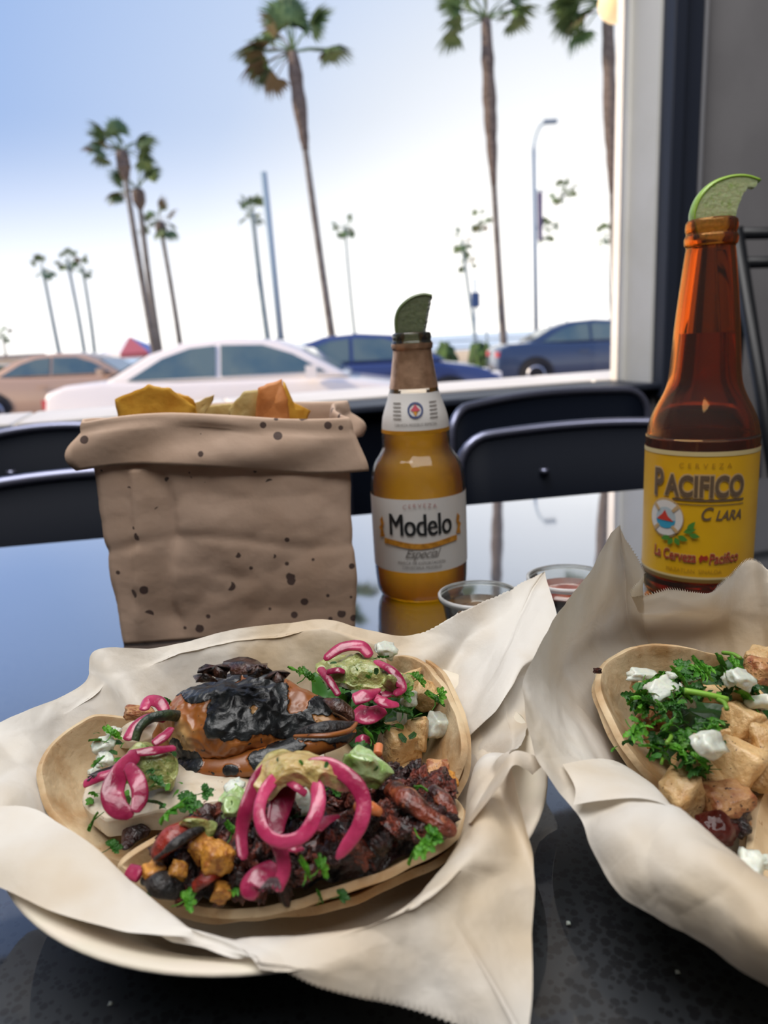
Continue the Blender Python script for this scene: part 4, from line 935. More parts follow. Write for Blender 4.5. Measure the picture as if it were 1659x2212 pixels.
ex2 = [patch([[(1238, 1738, 36), (1300, 1727, 40), (1380, 1722, 42), (1440, 1738, 43), (1470, 1778, 42)], [(1242, 1700, 38), (1310, 1690, 40), (1370, 1688, 39), (1420, 1705, 38), (1462, 1752, 40)], [(1215, 1650, 39), (1290, 1640, 34), (1340, 1650, 31), (1400, 1690, 30), (1450, 1740, 34)]], 50, 16, 8, .3)]
s2 = sheet(PC2, E2, lambda t: 5 <= t <= 13, 'crumpled parchment sheet with a tall corner lining the right plate', 11, .8, ex2)

# ------------------------------------------------------------------ tortillas
def tortilla(cpx, E, label, m=M_tort, th=.0022, seed=0, rings=None, dz=0, part=None):
    c = G(*cpx); st = []
    for e in E:
        ep = G(*e[:3]); d = ep-c
        A = c+d*.45; B = c+d*.8; A.z = c.z+(ep.z-c.z)*.06; B.z = c.z+(ep.z-c.z)*.50
        st.append([A, B, ep])
    def disp(p, rr, t): return Vector((nz(p, 90, seed+2)*.0007*rr, nz(p, 90, seed+7)*.0007*rr, nz(p, 40, seed)*.0016+nz(p, 130, seed)*.0006+dz))
    vs, fs = polar(c, st, 160, 30, disp)
    o = mk('corn_tortilla', vs, fs, m, recalc=False); solid(o, th, 0); b = o.modifiers.new('bevel', 'BEVEL'); b.width = .0007; b.segments = 2; b.limit_method = 'ANGLE'; b.angle_limit = R_(50)
    tag(o, label, 'tortilla'); return o
tortilla((330, 1690, 13), [(92, 1700, 30), (90, 1650, 34), (128, 1592, 36), (195, 1548, 39), (270, 1545, 36), (400, 1580, 24), (520, 1650, 14), (520, 1760, 13), (420, 1850, 15), (280, 1870, 17), (190, 1830, 20), (115, 1760, 25)], 'corn tortilla at the left of the left plate, under the white cheese', seed=1)
tortilla((860, 1620, 11), [(700, 1500, 20), (780, 1440, 28), (865, 1418, 37), (930, 1445, 38), (978, 1520, 34), (1000, 1600, 30), (990, 1670, 22), (940, 1740, 14), (840, 1760, 11), (720, 1700, 11)], 'upper corn tortilla at the back right of the left plate', seed=2)
tortilla((862, 1625, 8), [(700, 1490, 18), (780, 1435, 25), (868, 1412, 33), (940, 1440, 34), (990, 1515, 31), (1012, 1600, 26), (1002, 1680, 18), (945, 1760, 11), (840, 1770, 8), (720, 1710, 8)], 'lower corn tortilla doubled under the back right one on the left plate', seed=3)
tortilla((640, 1820, 12), [(258, 1872, 27), (330, 1815, 31), (420, 1775, 31), (560, 1750, 20), (760, 1680, 14), (930, 1690, 16), (1000, 1745, 24), (995, 1790, 27), (945, 1835, 26), (860, 1882, 24), (740, 1926, 23), (630, 1955, 22), (520, 1970, 21), (420, 1962, 20), (330, 1925, 22)], 'upper corn tortilla at the front holding the dark meat', seed=4)
tortilla((650, 1830, 8), [(262, 1880, 22), (340, 1830, 24), (430, 1790, 22), (560, 1760, 14), (760, 1690, 10), (930, 1700, 12), (1004, 1760, 20), (1000, 1808, 22), (950, 1856, 20), (860, 1903, 18), (745, 1945, 17), (630, 1974, 16), (520, 1988, 15), (410, 1978, 15), (320, 1940, 17)], 'lower corn tortilla of the front taco, its edge resting on the parchment', seed=5)
tortilla((1540, 1600, 12), [(1288, 1475, 40), (1320, 1422, 43), (1390, 1393, 45), (1460, 1392, 45), (1530, 1412, 40), (1640, 1450, 28), (1740, 1580, 14), (1700, 1720, 10), (1560, 1760, 8), (1470, 1735, 16), (1395, 1670, 24), (1325, 1570, 34)], 'upper corn tortilla at the left of the right plate under diced chicken', seed=6)
tortilla((1540, 1605, 9), [(1284, 1490, 36), (1312, 1428, 39), (1388, 1396, 41), (1460, 1395, 41), (1530, 1414, 36), (1640, 1450, 24), (1740, 1590, 10), (1700, 1735, 7), (1560, 1775, 6), (1462, 1748, 12), (1384, 1682, 20), (1316, 1582, 30)], 'lower corn tortilla doubled under the chicken taco', seed=7)
tortilla((1780, 1850, 9), [(1622, 1850, 17), (1632, 1760, 19), (1665, 1690, 20), (1800, 1640, 16), (1950, 1750, 14), (1950, 1950, 14), (1800, 2050, 14), (1660, 1960, 16)], 'corn tortilla at the right edge of the photo, front of the right plate', seed=8)
tortilla((1760, 1850, 7), [(1606, 1850, 13), (1612, 1760, 15), (1650, 1680, 16), (1800, 1630, 12), (1940, 1750, 10), (1940, 1950, 10), (1790, 2050, 10), (1640, 1960, 13)], 'second tortilla edge showing under the right edge one', seed=9)

# ------------------------------------------------------------------ food shapes
def chunk_mesh(name, seed, dims=(1, 1, 1), rough=.10, kind='box', sub=3, m=None, rnd=.22):
    rd = random.Random(seed); bm = bmesh.new()
    if kind == 'box':
        bmesh.ops.create_cube(bm, size=1)
        for v in bm.verts: v.co += Vector((rd.uniform(-1, 1), rd.uniform(-1, 1), rd.uniform(-1, 1)))*.11
        bmesh.ops.bevel(bm, geom=bm.edges[:], offset=rnd*.5, segments=2, affect='EDGES', profile=.6)
        bmesh.ops.triangulate(bm, faces=bm.faces[:]); bmesh.ops.subdivide_edges(bm, edges=[e for e in bm.edges if e.calc_length() > .25], cuts=2, use_grid_fill=True)
        bmesh.ops.triangulate(bm, faces=bm.faces[:])
    else:
        bmesh.ops.create_icosphere(bm, subdivisions=sub, radius=.55)
    off = Vector((seed*3.1, seed, 0))
    for v in bm.verts:
        n = noise.noise(v.co*2.2+off)*rough*1.6+noise.noise(v.co*6+off)*rough*.7+noise.noise(v.co*14+off)*rough*.25
        v.co = v.co+v.co.normalized()*n; v.co = Vector((v.co.x*dims[0], v.co.y*dims[1], v.co.z*dims[2]))
    me = bpy.data.meshes.new(name); bm.to_mesh(me); bm.free(); me.polygons.foreach_set('use_smooth', [True]*len(me.polygons)); me.materials.append(m)
    return me
def food(name, me, px, py, mm, size, rot, label, cat, group=None, sc=(1, 1, 1)):
    p = G(px, py, mm); s = px2m(p, size)
    o = inst(name, me, p, tuple(R_(a) for a in rot), (s*sc[0], s*sc[1], s*sc[2])); return tag(o, label, cat, group)
CH = [chunk_mesh('chicken_cube', 10+i, m=M_chick, rough=.10, rnd=.3) for i in range(6)]
CHB = [chunk_mesh('chicken_cube', 30+i, m=M_chickb, rough=.12, rnd=.3) for i in range(2)]
ST = [chunk_mesh('steak_piece', 50+i, m=M_steak, rough=.22, dims=(1.1, .8, .7)) for i in range(6)]+[chunk_mesh('steak_piece', 70+i, m=M_steakd, rough=.24, dims=(1.2, .7, .7)) for i in range(4)]
ON = [chunk_mesh('onion_piece', 80+i, m=M_onion, rough=.13, dims=(1, .8, .5), rnd=.42) for i in range(4)]
PO = [chunk_mesh('potato_cube', 90+i, m=M_potato, rough=.10, rnd=.35) for i in range(2)]
# beds of finely chopped meat, countless bits
def bed(name, cpx, E, m, label, seed, amp=.004):
    c = G(*cpx); st = []
    for e in E: ep = G(*e); A = c+(ep-c)*.5; A.z = c.z+(ep.z-c.z)*.2; st.append([A, ep])
    def disp(p, rr, t): return Vector((nz(p, 150, seed)*.0015, 0, (crease(p, 130, seed)*1.2+nz(p, 90, seed))*amp*.7))
    vs, fs = polar(c, st, 180, 50, disp); o = mk(name, vs, fs, m, recalc=False); tag(o, label, 'meat', None, 'stuff'); return o
bed('chopped_meat', (700, 1790, 29), [(330, 1880, 23), (380, 1800, 26), (480, 1740, 26), (620, 1690, 25), (780, 1660, 24), (900, 1680, 22), (975, 1740, 24), (975, 1790, 24), (900, 1845, 22), (760, 1900, 22), (600, 1935, 21), (430, 1940, 20)], M_steakdw, 'bed of finely chopped dark meat filling the front taco', 1)
bed('chopped_filling', (850, 1520, 26), [(690, 1540, 18), (680, 1450, 28), (740, 1420, 32), (840, 1420, 32), (920, 1480, 28), (950, 1560, 20), (900, 1620, 16), (800, 1640, 16)], M_cild, 'chopped green and meat filling of the back right taco', 2, .003)
bed('chopped_filling', (1560, 1560, 30), [(1385, 1560, 24), (1370, 1500, 30), (1420, 1450, 34), (1530, 1430, 36), (1680, 1440, 34), (1720, 1600, 22), (1640, 1700, 16), (1500, 1680, 18), (1420, 1620, 22)], M_cild, 'chopped cilantro filling under the chicken cubes of the right plate', 3, .003)

# --- diced chicken
def chick(px, py, mm, size, rot, label, k, brown=False, sc=(1, 1, 1), group=None): food('chicken_cube', (CHB if brown else CH)[k % (2 if brown else 6)], px, py, mm, size, rot, label, 'chicken', group, sc)
chick(858, 1605, 24, 72, (15, 10, 40), 'large chicken cube in front at the back right of the left plate', 0)
chick(902, 1588, 26, 58, (0, 20, 70), 'chicken cube beside the white onion cube on the left plate', 1, sc=(.8, .8, 1.2))
chick(915, 1500, 32, 50, (20, 30, 10), 'chicken cube below the tortilla edge at the back of the left plate', 2)
chick(880, 1470, 34, 46, (50, 0, 30), 'chicken piece behind the other cubes at the back of the left plate', 3, sc=(1.3, .6, .8))
chick(870, 1660, 17, 40, (0, 0, 20), 'pale chicken bit under the large cube of the left plate', 4, sc=(1.4, .8, .5))
chick(1468, 1720, 26, 90, (10, -15, 25), 'golden chicken cube at the front left of the right plate', 5, sc=(.85, .85, 1.05))
chick(1503, 1665, 28, 88, (35, 10, 60), 'rounded chicken piece behind the golden front cube', 3)
chick(1592, 1652, 30, 100, (20, 25, 45), 'largest peppered chicken cube in the middle of the right plate', 1)
chick(1566, 1735, 25, 82, (5, 0, 15), 'browned square chicken piece above the red charred chunk', 0, True, (1.1, .9, .75))
chick(1602, 1560, 38, 66, (10, 20, 30), 'chicken cube at the right behind the largest one', 4)
chick(1648, 1602, 34, 70, (40, 0, 10), 'chicken cube at the right edge beside the white onion', 2)
chick(1655, 1680, 26, 64, (0, 40, 50), 'chicken cube cut by the right edge of the photo', 0)
chick(1562, 1592, 34, 52, (0, 10, 80), 'chicken piece left of the cubes at the right edge', 5, sc=(.6, 1, 1))
chick(1398, 1568, 30, 40, (0, 30, 30), 'small chicken bit at the left edge of the filling', 2, True, (1.3, .8, .8))
chick(1420, 1600, 28, 44, (60, 0, 10), 'chicken bit below the small left one', 1, sc=(.8, .7, 1.2))
chick(1390, 1483, 38, 44, (30, 10, 40), 'chicken strip beside the back left onion', 4, sc=(1.3, .8, .7))
chick(1492, 1492, 42, 50, (0, 0, 10), 'chicken bit between onion and cilantro at the back', 3, sc=(1.2, .6, .6))
chick(1550, 1500, 44, 62, (10, 5, -8), 'long chicken strip lying over the cilantro', 5, sc=(1.5, .5, .5))
chick(1615, 1505, 42, 44, (30, 10, 30), 'small chicken piece right of the long strip', 0)
chick(1448, 1470, 40, 36, (10, 30, 0), 'browned chicken bit at the back rim of the right taco', 1, True, (1.2, .7, .6))
chick(1425, 1545, 34, 34, (50, 20, 0), 'orange chicken bit beside the dark cilantro', 1, True)
chick(1652, 1452, 46, 62, (0, 20, 20), 'dark browned chicken piece at the upper right edge', 0, True, (1.2, .8, .7))
chick(1640, 1418, 44, 50, (0, 0, 50), 'pale chicken piece at the very back right', 2, sc=(1.3, .8, .6))
chick(942, 1672, 26, 46, (10, 10, 10), 'browned bit at the right end of the dark meat', 1, True)
# red charred chunk
RC = chunk_mesh('sausage_chunk', 5, (1, .8, .75), .10, 'ico', 4, M_saus); RCB = chunk_mesh('sausage_chunk', 6, (1, .8, .7), .25, 'ico', 4, M_steakd)
food('sausage_chunk', RC, 1545, 1790, 22, 88, (0, 10, 10), 'dark red charred chunk at the front of the right plate', 'meat')
food('sausage_chunk', RCB, 1592, 1775, 22, 56, (0, 0, 30), 'blackened bit attached right of the dark red chunk', 'meat')
# --- white onion
def onion(px, py, mm, size, rot, label, k, sc=(1, 1, 1)): food('onion_piece', ON[k % 4], px, py, mm, size, rot, label, 'onion', None, sc)
onion(946, 1568, 26, 50, (10, 20, 30), 'white onion cube at the right edge of the left plate', 0, (1, 1, 1.7))
onion(833, 1403, 44, 44, (20, 20, 20), 'white onion piece at the very back of the left plate', 1)
onion(885, 1510, 34, 38, (60, 10, 10), 'translucent onion bit beside the chicken on the left plate', 2)
onion(868, 1545, 32, 34, (80, 20, 60), 'onion strip under the pink onion at the back right', 3, (.6, 1.4, 1))
onion(1390, 1460, 42, 62, (10, 10, 5), 'flat white onion piece at the back left of the right plate', 0, (1.1, .5, .7))
onion(1428, 1492, 46, 62, (35, -10, 20), 'big white onion piece over the cilantro at left', 1)
onion(1480, 1505, 42, 54, (50, 10, 60), 'onion strip right of the big white piece', 2, (.6, 1.2, .8))
onion(1530, 1606, 46, 66, (40, 20, 30), 'glossy white onion chunk above the largest chicken cube', 3, (1, 1, 1.2))
onion(1600, 1465, 52, 54, (20, 20, 20), 'white onion piece at the upper right', 1); onion(1572, 1470, 50, 34, (40, 0, 60), 'small onion sliver left of the upper right piece', 2)
onion(1645, 1520, 44, 62, (30, 30, 120), 'curved white onion at the right edge', 0, (1.2, .7, .8)); onion(1620, 1872, 24, 62, (10, -30, 50), 'white onion wedge at the front right of the right plate', 1)
onion(1655, 1862, 24, 40, (0, 10, 10), 'onion bit cut by the right edge beside the wedge', 3); onion(1455, 1462, 44, 36, (0, 20, 40), 'thin onion slice behind the big white piece', 2)
onion(492, 1745, 33, 44, (40, 10, 60), 'translucent onion under the green salsa left of the pink rings', 2, (.8, 1.4, 1)); onion(505, 1700, 36, 40, (10, 0, 30), 'glassy onion bit behind the salsa covered one', 1)
onion(648, 1735, 34, 60, (60, 0, 10), 'pale onion showing through the pink onion ring', 0); onion(222, 1610, 38, 44, (20, 0, 30), 'whitish onion piece at the back of the cheese', 1)
onion(245, 1580, 38, 34, (0, 20, 50), 'small onion piece behind the dark pink strip', 2)
# --- steak and other meats in the front taco
gs = 'charred diced meat of the front taco'
def zone2(x, y): return ('upper ' if y < 1500 else 'lower ' if y > 1590 else 'middle ')+('left part' if x < 1460 else 'right part' if x > 1550 else 'centre')
def zone1(x, y): return 'left of the sauced onion strip' if x < 510 else 'between the pink onion rings' if x < 640 else 'under the long pink onion arch' if x < 800 else 'right of the arch, near the rim' if x < 900 else 'at the far right end' 
def zone3(x, y): return ('behind' if y < 1500 else 'in front of')+' the pale pink wedge, '+('left' if x < 780 else 'right')
rd = random.Random(3)
for k in range(210):
    px = rd.uniform(345, 975); lo = 1700 if px > 560 else 1800-(px-345)*.35; hi = 1935-max(0, px-560)*.40-max(0, 430-px)*.25
    py = rd.uniform(max(lo, 1690), hi)
    if px > 780: py = rd.uniform(1665, hi)
    mm = 26+8*math.sin((py-1660)/270*math.pi)-max(0, (400-px)/20)
    mi = rd.randrange(10); food('steak_piece', ST[mi], px, py, mm, rd.uniform(24, 46), (rd.uniform(0, 360), rd.uniform(0, 360), rd.uniform(0, 360)), ('charred red brown' if mi < 6 else 'blackened')+' meat dice '+zone1(px, py), 'meat', ('red brown' if mi < 6 else 'blackened')+' diced meat '+zone1(px, py), (rd.uniform(.8, 1.5), 1, rd.uniform(.7, 1)))
def strip(name, pts, w, m, label, cat, t=.28, flat=(0, -.4, 1), n=40, taper=.5, wob=.08, group=None, parent=None):
    """pts: (px,py,mm); w px half-width"""
    P = spline([G(*p) for p in pts], n); rad = []
    ws = w if isinstance(w, (list, tuple)) else [w]*len(pts)
    for i, p in enumerate(P):
        f = i/(n-1); ww = crom([Vector((x, 0, 0)) for x in ws], f*(len(ws)-1)).x
        e = min(1, min(f, 1-f)*8+taper); rad.append(px2m(p, ww)*e*(1+wob*noise.noise(p*160)))
    o = mk(name, *tube(P, rad, 14, flat, t), m, parent)
    if label: tag(o, label, cat, group)
    return o
strip('steak_strip', [(845, 1700, 38), (880, 1725, 40), (930, 1765, 37), (985, 1800, 33)], [20, 24, 24, 16], M_steakw, 'long glossy charred strip of meat at the right of the front taco', 'meat', .7, wob=.5)
strip('steak_strip', [(930, 1700, 36), (960, 1730, 35), (985, 1765, 32)], [14, 18, 12], M_steakw, 'short red brown strip of meat at the right rim', 'meat', .7, wob=.4)
strip('steak_strip', [(310, 1775, 24), (290, 1800, 22), (268, 1835, 22)], [26, 24, 10], M_steakdw, 'dark dried meat slice below the white cheese', 'meat', .5, wob=.4)
strip('sausage_slice', [(330, 1850, 34), (365, 1815, 38), (410, 1790, 38), (455, 1780, 36)], [14, 28, 26, 10], M_saus, 'red sausage slice with blackened edge at the left of the front taco', 'sausage', .6, wob=.5)
strip('charred_edge', [(332, 1858, 35), (370, 1828, 41), (415, 1800, 41), (450, 1786, 38)], [4, 9, 9, 4], M_char, 'black charred crust along the lower edge of the red sausage slice', 'crust', .8, wob=.8)
strip('charred_piece', [(310, 1900, 28), (345, 1910, 30), (385, 1915, 27)], [14, 24, 20], M_char, 'black charred lump at the front left of the front taco', 'meat', .9, wob=.6)
strip('steak_strip', [(420, 1915, 30), (450, 1895, 33), (475, 1885, 30)], [16, 20, 12], M_saus, 'dark red strip beside the black charred lump', 'meat', .7, wob=.5)
strip('carrot_piece', [(770, 1740, 40), (800, 1745, 41), (822, 1755, 39)], [16, 15, 11], mat('carrot', '#d07a48', .3, coat=.5, sss=.2), 'orange carrot stick right of the pink onion ring', 'carrot', .8)
strip('carrot_piece', [(818, 1610, 36), (816, 1630, 36)], [10, 10], MATS['carrot'], 'small orange pepper bit above the salsa', 'pepper', .8)
for a in ((468, 1850, 36, 56, (10, 20, 30), 'golden fried potato cube at the centre left of the front taco', 0), (435, 1832, 36, 44, (30, 0, 60), 'fried potato cube behind the golden one', 1), (333, 1885, 30, 42, (10, 0, 30), 'brown potato cube above the black charred lump', 0), (478, 1928, 28, 34, (10, 30, 10), 'small potato cube near the front tortilla edge', 1), (385, 1880, 32, 34, (40, 30, 10), 'potato bit between the charred pieces at left', 0), (965, 1688, 26, 36, (10, 30, 10), 'yellow pepper bit at the far right end of the meat', 1)):
    food('potato_cube', PO[a[6]], a[0], a[1], a[2], a[3], a[4], a[5], 'potato')
# --- white cheese slabs
def slab_blob(name, cpx, E, th, m, label, cat, seed=0, inner=.86, amp=.0010, nu=120):
    c = G(*cpx); st = []
    for e in E:
        ep = G(*e); hd = (ep-c); top = c+hd*inner; top.z = ep.z; lowr = ep.copy(); lowr.z = ep.z-th*.35; low2 = ep-hd*.03; low2.z = ep.z-th
        st.append([c+hd*.5+Vector((0, 0, .001)), top+Vector((0, 0, .0002)), ep-Vector((0, 0, th*.12)), lowr, low2])
    def disp(p, rr, t): return Vector((nz(p, 160, seed)*.9, nz(p, 160, seed+4)*.9, nz(p, 130, seed)+.5*nz(p, 330, seed)))*amp
    vs, fs = polar(c+Vector((0, 0, .001)), st, nu, 40, disp); o = mk(name, vs, fs, m); tag(o, label, cat); return o
slab_blob('cheese_slab', (350, 1690, 29), [(180, 1722, 28), (205, 1680, 29), (260, 1640, 29), (360, 1620, 28), (480, 1630, 27), (560, 1670, 27), (540, 1712, 28), (470, 1732, 29), (380, 1744, 29), (280, 1762, 28), (215, 1765, 27)], .0062, M_cheese, 'thick white cheese slab lying across the left taco', 'cheese', 2, .92)
slab_blob('cheese_slab', (300, 1562, 33), [(245, 1580, 31), (262, 1552, 32), (295, 1534, 33), (345, 1535, 33), (365, 1565, 32), (330, 1590, 31), (280, 1598, 30)], .004, M_cheese, 'smaller grilled white slab behind the pink onion at left', 'cheese', 3, .9)
# --- green salsa
def blob(cpx, E, label, m=M_salsa, th=.0022, seed=0): return slab_blob('salsa_spoonful', cpx, E, th, m, label, 'salsa', seed, .8, .0024, 120)
blob((765, 1440, 50), [(690, 1450, 46), (700, 1425, 47), (760, 1408, 48), (820, 1425, 48), (855, 1455, 46), (830, 1480, 45), (780, 1478, 46), (730, 1470, 45)], 'olive green salsa spooned over the pink onions at the back', seed=1)
blob((320, 1655, 40), [(262, 1640, 41), (300, 1612, 42), (370, 1618, 40), (388, 1655, 37), (365, 1690, 35), (310, 1700, 35), (270, 1675, 38)], 'green salsa running over the onions on the white cheese', seed=2)
blob((795, 1655, 48), [(735, 1635, 48), (780, 1610, 48), (825, 1635, 46), (842, 1665, 43), (815, 1690, 41), (765, 1680, 43)], 'glossy green salsa at the right of the sauced onion rings', mat('wet_green_salsa', '#a8bf86', .1, '#7fa050', 160, (.4, .6), coat=1, bump=.001, bscale=300, sss=.3), seed=3)
blob((500, 1750, 38), [(470, 1740, 36), (490, 1700, 37), (525, 1690, 37), (532, 1740, 36), (515, 1790, 33), (480, 1800, 32)], 'pale green salsa dripping left of the pink onion rings', MATS['wet_green_salsa'], seed=4)
blob((420, 1785, 41), [(385, 1790, 39), (410, 1776, 40), (460, 1772, 39), (440, 1792, 39)], 'thin smear of green salsa on the red sausage slice', seed=5)
blob((850, 1470, 48), [(830, 1470, 46), (840, 1450, 46), (880, 1455, 44), (895, 1480, 42), (860, 1490, 43)], 'small green salsa spoonful right of the back one', seed=6)
cream = slab_blob('sauced_onion_cap', (640, 1650, 54), [(545, 1690, 49), (560, 1650, 51), (600, 1618, 52), (660, 1622, 53), (720, 1640, 53), (765, 1665, 51), (740, 1680, 51), (690, 1668, 53), (680, 1700, 50), (655, 1672, 53), (610, 1672, 53), (575, 1700, 49)], .004, M_crema, 'creamy salsa poured over the top of the large pink onion rings', 'salsa', 7, .8)
# --- pickled onions
def pink(pts, w, label, t=.22, flat=(0, -.55, 1), n=44): strip('pickled_onion', pts, w, M_pick, label, 'onion', t, flat, n, .45, .12)
FO = 'large front pink onion'
pink([(600, 1640, 50), (560, 1680, 49), (535, 1740, 45), (522, 1800, 40), (527, 1858, 36)], [16, 17, 17, 15, 12], 'pickled pink onion strip hanging at the left of the front tangle', flat=(.5, -.8, .5))
pink([(610, 1665, 51), (575, 1705, 50), (560, 1750, 49), (570, 1795, 47), (605, 1818, 46), (650, 1808, 46), (678, 1770, 47), (688, 1725, 49), (680, 1680, 51)], [13, 14, 14, 14, 14, 15, 16, 16, 14], 'bright pickled onion ring at the centre of the front tangle', .22, flat=(0, -.9, .5))
pink([(625, 1668, 47), (612, 1720, 44), (598, 1770, 41), (600, 1805, 39)], [20, 26, 24, 14], 'wide darker pink onion slice inside the centre ring', .15, flat=(.2, -.9, .5))
pink([(655, 1655, 53), (710, 1655, 53), (760, 1685, 51), (785, 1730, 47), (778, 1780, 43), (750, 1825, 39), (726, 1856, 36)], [16, 18, 18, 17, 16, 14, 7], 'long pickled onion arch at the right of the front tangle', .22, flat=(0, -.8, .5))
pink([(592, 1812, 44), (610, 1850, 40), (612, 1885, 37), (595, 1925, 34)], [15, 16, 16, 14], 'pink onion tail dropping below the centre ring', .3, flat=(0, -.7, .6))
pink([(600, 1870, 33), (570, 1890, 34), (545, 1915, 33), (560, 1932, 31)], [22, 30, 28, 14], 'broad pink onion end lying at the front of the meat', .3)
pink([(612, 1682, 50), (640, 1700, 50), (662, 1716, 48)], [8, 9, 8], 'thin pink onion bridge inside the centre ring', .4)
pink([(680, 1790, 42), (705, 1772, 41), (734, 1762, 40)], [16, 12, 4], 'thin pointed pink onion tip right of the centre ring', .2)
pink([(618, 1832, 40), (640, 1836, 40), (654, 1832, 39)], [7, 7, 7], 'short pink onion stub below the centre ring', .5)
pink([(300, 1625, 44), (262, 1665, 44), (243, 1710, 42), (255, 1745, 39), (288, 1762, 37)], [13, 22, 25, 22, 9], 'wide pink onion loop hanging over the white cheese', .16, flat=(.3, -.8, .5))
pink([(275, 1650, 45), (298, 1690, 43), (302, 1725, 40), (290, 1755, 38)], [13, 18, 18, 9], 'second pink strand right of the loop on the cheese', .16, flat=(.3, -.8, .5))
pink([(275, 1600, 43), (292, 1568, 45), (325, 1550, 46), (360, 1552, 45)], [13, 12, 12, 12], 'pink onion arc under the dark green stem', .35)
pink([(310, 1535, 46), (322, 1514, 47), (345, 1518, 47), (358, 1540, 45)], [12, 15, 14, 10], 'pink onion curl at the back beside the stem', .4)
pink([(330, 1608, 42), (355, 1590, 43), (370, 1572, 43)], [10, 12, 8], 'pink bit inside the curl of the stem', .4)
pink([(275, 1628, 44), (330, 1622, 44), (380, 1615, 42)], [9, 11, 9], 'pink strip under the salsa touching the roasted pepper', .35)
pink([(180, 1695, 34), (212, 1680, 36), (248, 1668, 37)], [9, 12, 9], 'small dark pink onion strip at the left of the cheese', .4)
pink([(700, 1425, 50), (738, 1399, 53), (780, 1396, 53), (800, 1420, 50)], [9, 13, 14, 10], 'topmost pink onion arc at the back of the left plate', .4)
pink([(808, 1428, 50), (848, 1450, 49), (868, 1485, 45), (850, 1500, 43)], [8, 10, 11, 8], 'pink strand curving down right of the back salsa', .4)
pink([(762, 1512, 44), (795, 1500, 45), (822, 1488, 44)], [16, 16, 4], 'pale pink onion wedge in the middle of the back tangle', .25)
pink([(805, 1502, 44), (832, 1518, 43), (862, 1522, 41)], [9, 13, 7], 'curved pink onion tip below the pale pink wedge', .3)
pink([(690, 1442, 48), (715, 1475, 46), (732, 1503, 43)], [8, 9, 7], 'thin pink strand leaning toward the roasted pepper', .4)
pink([(765, 1535, 38), (795, 1545, 38), (830, 1530, 38)], [22, 24, 14], 'broad dark pink onion piece beneath the back tangle', .2)
pink([(820, 1500, 42), (850, 1492, 42), (872, 1475, 42)], [12, 14, 8], 'folded pink onion left of the back chicken', .3)
pink([(705, 1452, 48), (730, 1448, 49), (745, 1452, 48)], [7, 8, 6], 'small pink onion bit in the back salsa', .4)
pink([(768, 1600, 42), (785, 1596, 43), (808, 1604, 41)], [8, 11, 7], 'small pink onion above the glossy green salsa', .4)
pink([(275, 1880, 30), (305, 1890, 30)], [16, 18], 'pink onion end tucked at the left of the front tortilla', .4)

# --- roasted pepper
mp = bpy.data.materials.new('roasted_pepper'); mp.use_nodes = True; nt = mp.node_tree; b = nt.nodes['Principled BSDF']; L = nt.links.new
co = N(nt, 'ShaderNodeTexCoord'); at = N(nt, 'ShaderNodeAttribute'); at.attribute_name = 'char'
n3 = N(nt, 'ShaderNodeTexNoise'); n3.inputs['Scale'].default_value = 60; n3.inputs['Detail'].default_value = 4; L(co.outputs['Object'], n3.inputs['Vector'])
x0 = N(nt, 'ShaderNodeValToRGB'); L(n3.outputs['Fac'], x0.inputs[0]); c0 = x0.color_ramp; c0.elements[0].position = .3; c0.elements[0].color = srgb('#743f1a'); c0.elements[1].position = .7; c0.elements[1].color = srgb('#b3905e'); q = c0.elements.new(.52); q.color = srgb('#935724')
n4 = N(nt, 'ShaderNodeTexNoise'); n4.inputs['Scale'].default_value = 420; L(co.outputs['Object'], n4.inputs['Vector']); g4 = N(nt, 'ShaderNodeMapRange'); g4.inputs['From Min'].default_value = .67; g4.inputs['From Max'].default_value = .7; L(n4.outputs['Fac'], g4.inputs['Value'])
gc = N(nt, 'ShaderNodeMapRange'); gc.inputs['From Min'].default_value = .42; gc.inputs['From Max'].default_value = .55; L(at.outputs['Fac'], gc.inputs['Value'])
mxx = N(nt, 'ShaderNodeMath', operation='MAXIMUM'); L(gc.outputs[0], mxx.inputs[0]); L(g4.outputs[0], mxx.inputs[1])
nc = N(nt, 'ShaderNodeTexNoise'); nc.inputs['Scale'].default_value = 160; nc.inputs['Detail'].default_value = 5; L(co.outputs['Object'], nc.inputs['Vector'])
cc = N(nt, 'ShaderNodeValToRGB'); L(nc.outputs['Fac'], cc.inputs[0]); cc.color_ramp.elements[0].position = .4; cc.color_ramp.elements[0].color = srgb('#0b0c0f'); cc.color_ramp.elements[1].position = .75; cc.color_ramp.elements[1].color = srgb('#2c3133')
x = N(nt, 'ShaderNodeMix', data_type='RGBA'); L(mxx.outputs[0], x.inputs[0]); L(x0.outputs[0], x.inputs[6]); L(cc.outputs[0], x.inputs[7]); L(x.outputs[2], b.inputs['Base Color'])
b.inputs['Roughness'].default_value = .36; b.inputs['Coat Weight'].default_value = .25; b.inputs['Coat Roughness'].default_value = .22
bp = N(nt, 'ShaderNodeBump'); bp.inputs['Distance'].default_value = .0007; n5 = N(nt, 'ShaderNodeTexNoise'); n5.inputs['Scale'].default_value = 330; n5.inputs['Detail'].default_value = 5; L(co.outputs['Object'], n5.inputs['Vector'])
ma = N(nt, 'ShaderNodeMath', operation='MULTIPLY_ADD'); L(gc.outputs[0], ma.inputs[0]); ma.inputs[1].default_value = .8; ma.inputs[2].default_value = .2; mb_ = N(nt, 'ShaderNodeMath', operation='MULTIPLY'); L(ma.outputs[0], mb_.inputs[0]); L(n5.outputs['Fac'], mb_.inputs[1]); L(mb_.outputs[0], bp.inputs['Height']); L(bp.outputs[0], b.inputs['Normal'])
pr_ = root('roasted_pepper', G(560, 1600, 20), 'whole roasted chile pepper, orange brown with blackened skin, atop the tacos', 'pepper')
